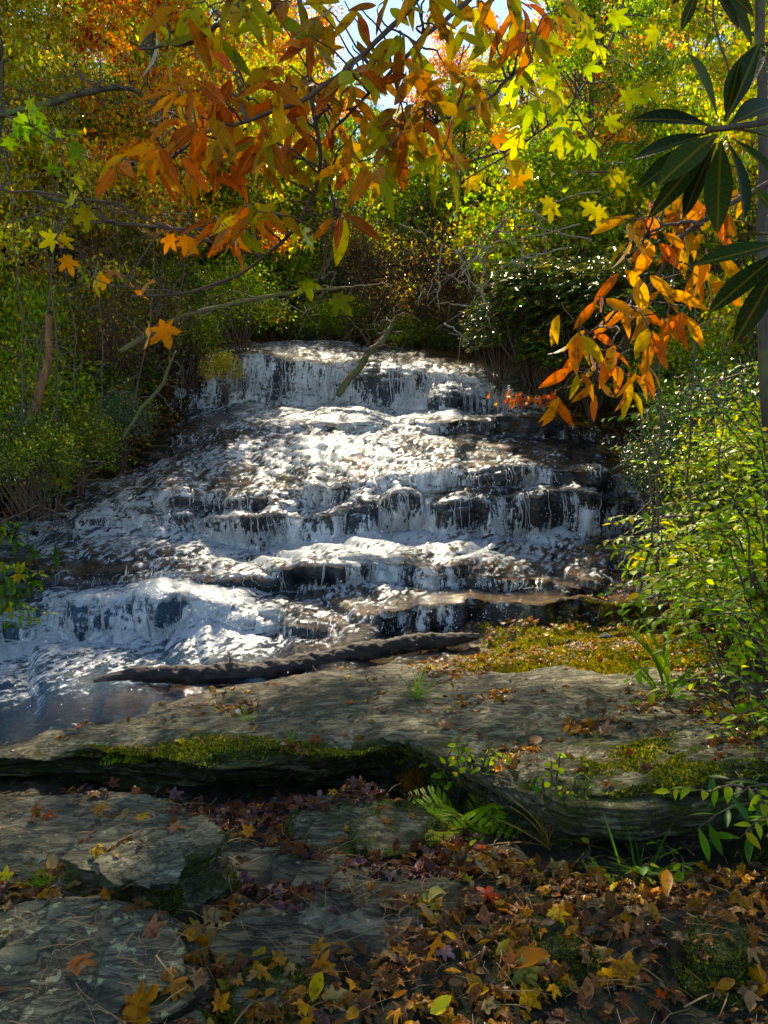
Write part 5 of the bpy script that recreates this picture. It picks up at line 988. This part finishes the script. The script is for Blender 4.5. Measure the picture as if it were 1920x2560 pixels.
# ------------------------------------------------------------------ fallen leaves
def inpoly(px, py, poly):
    c = np.zeros(px.shape, bool); n = len(poly)
    for i in range(n):
        x1, y1 = poly[i]; x2, y2 = poly[(i + 1) % n]
        cond = ((y1 > py) != (y2 > py)); xi = (x2 - x1) * (py - y1) / (y2 - y1 + 1e-9) + x1; c ^= cond & (px < xi)
    return c
ZN = [([(1150, 2120), (1500, 2200), (1960, 2190), (2100, 2640), (480, 2640), (500, 2500), (620, 2440), (900, 2400), (1060, 2300), (900, 2290), (880, 2230), (1180, 2250), (1120, 2140)], .72, 'right'),
      ([(380, 1975), (560, 1990), (800, 1960), (960, 1950), (1060, 2010), (960, 2000), (740, 2030), (712, 2100), (860, 2150), (1060, 2120), (1200, 2090), (1200, 2230), (900, 2180), (740, 2150), (600, 2100), (520, 2060), (470, 2040)], .9, 'gully'),
      ([(-60, 2240), (60, 2210), (165, 2150), (250, 2200), (340, 2290), (440, 2330), (330, 2262), (160, 2245), (-60, 2275)], 1.0, 'pocket'),
      ([(470, 2330), (560, 2260), (640, 2250), (560, 2310), (520, 2400), (620, 2430), (610, 2600), (520, 2640), (480, 2500), (455, 2420)], 1.0, 'low'),
      ([(560, 2200), (900, 2240), (1040, 2300), (800, 2280), (600, 2270)], .8, 'gully'),
      ([(130, 1960), (300, 1935), (360, 1980), (200, 1995)], .6, 'gully'),
      ([(1400, 1850), (1420, 1808), (1510, 1790), (1540, 1800), (1440, 1850)], .9, 'ledge'), ([(1560, 1775), (1650, 1735), (1700, 1745), (1620, 1785)], .8, 'ledge'),
      ([(1700, 1780), (1700, 1640), (1950, 1600), (1950, 1850), (1800, 1900)], .45, 'ledge'), ([(660, 1888), (700, 1868), (800, 1862), (780, 1885)], .9, 'ledge'), ([(540, 1770), (640, 1758), (650, 1785), (560, 1795)], .6, 'ledge'), ([(1130, 1755), (1280, 1730), (1300, 1745), (1150, 1775)], .5, 'ledge'),
      ([(1200, 1890), (1330, 1850), (1340, 1910), (1240, 1950)], .7, 'ledge'),
      ([(1000, 1675), (1200, 1600), (1500, 1555), (1800, 1540), (1950, 1660), (1500, 1660), (1300, 1665), (1150, 1700)], .8, 'moss')]
NC = 43000; cx_ = R.uniform(-3.2, 3.4, NC); cy_ = R.uniform(1.35, 7.2, NC); cx_ = cx_ * (cy_ / 7.2 * .62 + .38) * 1.35
Lf = []
clump = fbm(cx_ * 5, cy_ * 5, 0, 301, 3)
for a, b, u_, cl in zip(cx_, cy_, R.random(NC), clump):
    if abs(a) > b * .9 + .1: continue
    h, nn_ = drop(a, b, 2.5)
    if h is None: continue
    qx, qy = proj(h); qx = np.array([float(qx)]); qy = np.array([float(qy)])
    dn, zn = (.025, 'rock') if abs(qx[0] - 960) < 1030 else (.45, 'right')
    for poly, d_, z_ in ZN:
        if inpoly(qx, qy, poly)[0]: dn, zn = d_, z_; break
    dn = dn * (1 + 1.2 * cl) * min(1, .45 + .12 * b) * (1.0 if zn != 'moss' else 1.0)
    if u_ < dn and nn_[2] > .35: Lf.append((h, nn_, zn))
print('fallen leaves', len(Lf))
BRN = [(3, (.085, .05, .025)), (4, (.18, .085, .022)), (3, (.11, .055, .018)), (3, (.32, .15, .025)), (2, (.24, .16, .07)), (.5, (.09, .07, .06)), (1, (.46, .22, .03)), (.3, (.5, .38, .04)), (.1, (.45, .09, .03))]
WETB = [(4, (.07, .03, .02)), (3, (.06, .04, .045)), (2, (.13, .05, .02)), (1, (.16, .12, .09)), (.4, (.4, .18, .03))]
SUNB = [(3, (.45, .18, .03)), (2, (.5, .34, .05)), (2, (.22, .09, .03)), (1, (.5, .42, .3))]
TMS = T_MAPLES + T_CURL
def kind_word(c):
    r, g, b = c
    if r > .3 and g > .24: return 'yellow'
    if r > .3 and g < .12: return 'red'
    if r > .26: return 'orange'
    if b > .8 * r: return 'grey'
    if r < .1: return 'dark brown'
    return 'brown'
rec = []
for h, nn_, zn in Lf:
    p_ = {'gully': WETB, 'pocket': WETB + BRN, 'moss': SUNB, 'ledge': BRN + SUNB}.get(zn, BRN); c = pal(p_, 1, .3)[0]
    t = R.choice(len(TMS), p=[.13, .12, .13, .13, .11, .13, .13, .12]); L = R.uniform(.032, .080) * (1.0 if t < 5 else .85) * (.75 if zn in ('moss',) else 1)
    nz = nn_ + R.normal(0, .32 if zn in ('right', 'low', 'gully', 'pocket') else .15, 3); d = R.normal(0, 1, 3); d[2] *= .3
    rec.append((h + nn_ * (R.uniform(0.004, .03) if zn in ('right', 'low', 'gully', 'pocket') else .006), d, nz, L, c, t, zn, L / np.linalg.norm(h - [0, 0, CZ])))
rec.sort(key=lambda r: -r[-1])
where = dict(right='in the deep litter at the lower right', gully='in the wet leaf drift in front of the ledge', pocket='in the leaf pocket at the left edge', low='in the leaves at the bottom of the gully', ledge='on the grey ledge', moss='on the sunlit moss behind the ledge', rock='lying alone on bare rock near the camera')
hi = [r for r in rec if r[6] in ('ledge', 'rock') and abs(proj(r[0])[0] - 960) < 980][:70]; ids = set(id(r) for r in hi)
ind = hi + [r for r in rec if id(r) not in ids and abs(proj(r[0])[0] - 960) < 980][:190]; ids = set(id(r) for r in ind)
def one_leaf(p_, d, nz, L, c, t, label, group=None, mat='litter', nm_='fallen_leaf', cat_='fallen leaf'):
    V, T, C, LP = leaves(TMS[t] if isinstance(t, int) else t, np.array([p_]), np.array([d]), np.array([nz]), L, np.array([c]))
    o = mesh(nm_, V - p_, T, MAT[mat], None, True, {'col': C, 'lp': LP}); o.location = [float(v) for v in p_]; tag(o, label, cat_, group)
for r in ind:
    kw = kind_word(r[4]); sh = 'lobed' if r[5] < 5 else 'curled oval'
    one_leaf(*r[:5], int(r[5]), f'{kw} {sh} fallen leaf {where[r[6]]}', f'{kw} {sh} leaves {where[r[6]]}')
arrs = []
rest = [r for r in rec if id(r) not in ids]
for t in range(len(TMS)):
    q = [r for r in rest if r[5] == t]
    if q: arrs.append(leaves(TMS[t], np.array([r[0] for r in q]), np.array([r[1] for r in q]), np.array([r[2] for r in q]), np.array([r[3] for r in q]), np.array([r[4] for r in q])))
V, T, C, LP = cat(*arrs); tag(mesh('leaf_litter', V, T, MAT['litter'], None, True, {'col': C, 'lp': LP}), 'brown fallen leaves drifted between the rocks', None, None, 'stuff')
for px_, py_, L, c, t, lb, yaw in [(1205, 2268, .10, (.50, .06, .04), T_STAR, 'bright red star shaped leaf on the litter at the lower middle', .2), (1362, 2305, .09, (.62, .42, .04), T_MAPLES[0], 'clean yellow leaf in the litter right of the middle', 1.0),
        (1045, 2262, .13, (.40, .40, .12), T_CURL[0], 'pale yellow green curved leaf lying on dark moss', 1.4), (1240, 2385, .10, (.58, .42, .06), T_CURL[1], 'yellow folded leaf below the dark moss patch', .9), (1668, 2262, .20, (.38, .19, .03), T_NARROW, 'long ochre leaf standing tilted in the litter at the right', .15),
        (1380, 2200, .10, (.40, .32, .10), T_MAPLES[3], 'straw coloured lobed leaf under the pale seedling', .4), (1500, 2205, .09, (.66, .42, .02), T_STAR, 'golden star leaf at the dark foot of the boulder', 0), (160, 2425, .10, (.36, .15, .05), T_STAR, 'tan orange star leaf lying on the big lichen boulder', 1.2),
        (352, 2358, .09, (.30, .14, .07), T_MAPLES[1], 'tan leaf near the top edge of the big lichen boulder', .7), (395, 2500, .13, (.42, .20, .05), T_MAPLES[4], 'big crumpled orange maple leaf beside the bottom left boulder', .3), (290, 2545, .12, (.44, .19, .03), T_MAPLES[2], 'crumpled golden brown leaf at the bottom left corner rock', .5),
        (640, 2395, .09, (.50, .36, .03), T_CURL[2], 'small yellow leaf on the smooth damp rock', 1.8), (780, 2520, .08, (.60, .44, .03), T_CURL[0], 'yellow leaf upright on the pale speckled rock', .1), (770, 2440, .11, (.50, .20, .02), T_MAPLES[1], 'orange curled maple leaf above the pale speckled rock', 1.4),
        (230, 2035, .09, (.42, .20, .04), T_STAR, 'orange star leaf on the flat grey rock at left', .9), (105, 2048, .08, (.34, .09, .03), T_MAPLES[0], 'rust red leaf on the flat grey rock at left', 1.3), (340, 2065, .07, (.6, .34, .04), T_STAR, 'yellow orange leaf on the back edge of the layered slab', .2), (415, 2085, .08, (.34, .19, .09), T_STAR, 'tan star leaf on the back of the layered slab', .9),
        (220, 2140, .07, (.55, .36, .04), T_MAPLES[2], 'yellow leaf caught at the left of the layered slab', 1.1), (1340, 1872, .12, (.26, .15, .07), T_ROUND, 'round tan leaf standing on the ledge brow', .1), (1095, 1825, .11, (.30, .15, .06), T_STAR, 'tan star leaf on the grey ledge near its front', .6), (1110, 1785, .10, (.40, .32, .1), T_MAPLES[0], 'pale yellow brown leaf in the middle of the ledge', .3),
        (1490, 1840, .13, (.24, .17, .10), T_MAPLES[1], 'large greyish tan maple leaf on the ledge', 1.3), (220, 1832, .07, (.55, .32, .05), T_CURL[1], 'yellow leaf on the wet left end of the ledge', 1.5), (42, 1895, .07, (.40, .12, .03), T_CURL[0], 'rusty leaf on the left end of the ledge', 1.5), (320, 1750, .06, (.5, .45, .05), T_CURL[2], 'yellow leaf at the wet edge of the ledge', 1.2),
        (1860, 2290, .15, (.52, .26, .04), T_MAPLES[4], 'large curled golden maple leaf at the right edge', .2), (1890, 2510, .19, (.50, .26, .03), T_MAPLES[2], 'big golden brown maple leaf in the bottom right corner', .4), (1560, 2480, .12, (.42, .22, .03), T_MAPLES[3], 'amber lobed leaf low in the right hand litter', .2), (1290, 2530, .10, (.62, .32, .02), T_MAPLES[0], 'orange yellow leaf at the bottom edge right of the middle', .5),
        (1270, 2420, .16, (.34, .15, .03), T_CURL[2], 'long folded tan orange leaf across the litter', 1.5), (1470, 2520, .07, (.5, .22, .08), T_CURL[1], 'small salmon leaf standing near the bottom edge', .1), (1270, 2470, .13, (.36, .36, .07), T_MAPLES[3], 'yellow green leaf flat in the litter near the bottom', .8)]:
    h, nn_ = hit(px_, py_)
    if h is None: continue
    L *= .86; c = tuple(q * .68 for q in c)
    one_leaf(h + nn_ * .014 + [0, 0, .006], np.array([math.sin(yaw * 1.5), math.cos(yaw * 1.5) * .6, .15]), nn_ + np.array([R.normal(0, .2), -.2, .2]), L, np.array(c), t, lb)
# pine needles and bits of twig strewn over the litter
nb = MB(); 
for _ in range(1500):
    b_ = R.uniform(1.5, 5.2); a_ = R.uniform(-.55, .55) * b_; h, nn_ = drop(a_, b_, 2.5)
    if h is None or nn_[2] < .5: continue
    th_ = R.uniform(0, 6.28); l_ = R.uniform(.04, .13); d_ = np.array([math.cos(th_), math.sin(th_), R.normal(0, .08)]) * l_; o2 = h + nn_ * .012 + [0, 0, R.uniform(0, .02)]
    V, T = tube(np.array([o2, o2 + d_ * .5 + [R.normal(0, .006), 0, .006], o2 + d_]), [.0011, .0007] if _ % 9 else [.003, .0015], 3); nb.add(V, T)
V, T = nb.get(); tag(mesh('needle_litter', V, T, simple_mat('straw', (.30, .17, .06), .7)), 'straw coloured pine needles and twig bits strewn over the rocks', None, None, 'stuff')
# leaves caught on the stream ledges
q = []
for px_, py_, n_, s_ in [(215, 1355, 60, 60), (1340, 1385, 30, 90), (1500, 1460, 40, 110), (1180, 1665, 20, 60), (1000, 1510, 25, 90), (1650, 1480, 60, 90), (1580, 1520, 60, 60), (150, 1440, 20, 60), (1200, 1430, 14, 60), (1500, 1385, 30, 60), (1560, 1030, 20, 40), (1330, 1575, 50, 110), (1500, 1570, 80, 100), (1650, 1560, 60, 80), (1250, 1610, 40, 80)]:
    for _ in range(n_):
        a, b = px_ + R.normal(0, s_), py_ + R.normal(0, s_ * .22); c = int(np.clip((a + 700) / 3.4, 0, len(xs) - 1)); S = BED[:, c]; qx, qy = proj(S)
        i = int(np.argmin(np.abs(qy - b) + (S[:, 1] < 6) * 900)); nn_ = Nn[i, c]
        if nn_[2] > .5: q.append((S[i] + [0, 0, .045], nn_))
n = len(q); V, T, C, LP = leaves(T_MAPLES[1], np.array([a for a, b in q]), R.normal(0, 1, (n, 3)) * [1, 1, .2], np.array([b for a, b in q]) + R.normal(0, .25, (n, 3)), R.uniform(.04, .085, n), pal(SUNB + BRN, n))
tag(mesh('leaf_litter', V, T, MAT['litter'], None, True, {'col': C, 'lp': LP}), 'orange and brown leaves caught on the wet ledges of the stream', None, None, 'stuff')
# ground litter under the bank thickets
n = 26000; D_ = R.uniform(6.2, 21, n); sd_ = R.random(n) < .6; X_ = np.where(sd_, np.interp(D_, XB_Y, XL) - np.abs(R.normal(0, 1.6, n)) + .2, np.interp(D_, XB_Y, XR) + np.abs(R.normal(0, 1.3, n)) - .15)
ci = np.clip(np.round((960 + X_ / D_ * FPX + 700) / 3.4).astype(int), 0, len(xs) - 1); Yc = BED[:, :, 1]; zz = np.array([np.interp(d, Yc[:, c], BED[:, c, 2]) for d, c in zip(D_, ci)])
p_ = np.stack([X_, D_, zz + .02], -1); c = pal([(4, (.07, .035, .015)), (2, (.14, .06, .02)), (2, DG), (1, OL), (.4, YE)], n)
V, T, C, LP = leaves(T_FAR, p_, R.normal(0, 1, (n, 3)) * [1, 1, .5], np.array([0, -.3, 1.0]) + R.normal(0, .5, (n, 3)), R.uniform(.06, .14, n), c, np.full(n, 1.4))
tag(mesh('leaf_litter', V, T, MAT['litter'], None, True, {'col': C, 'lp': LP}), 'dead leaves and small ground plants carpeting both banks', None, None, 'stuff')
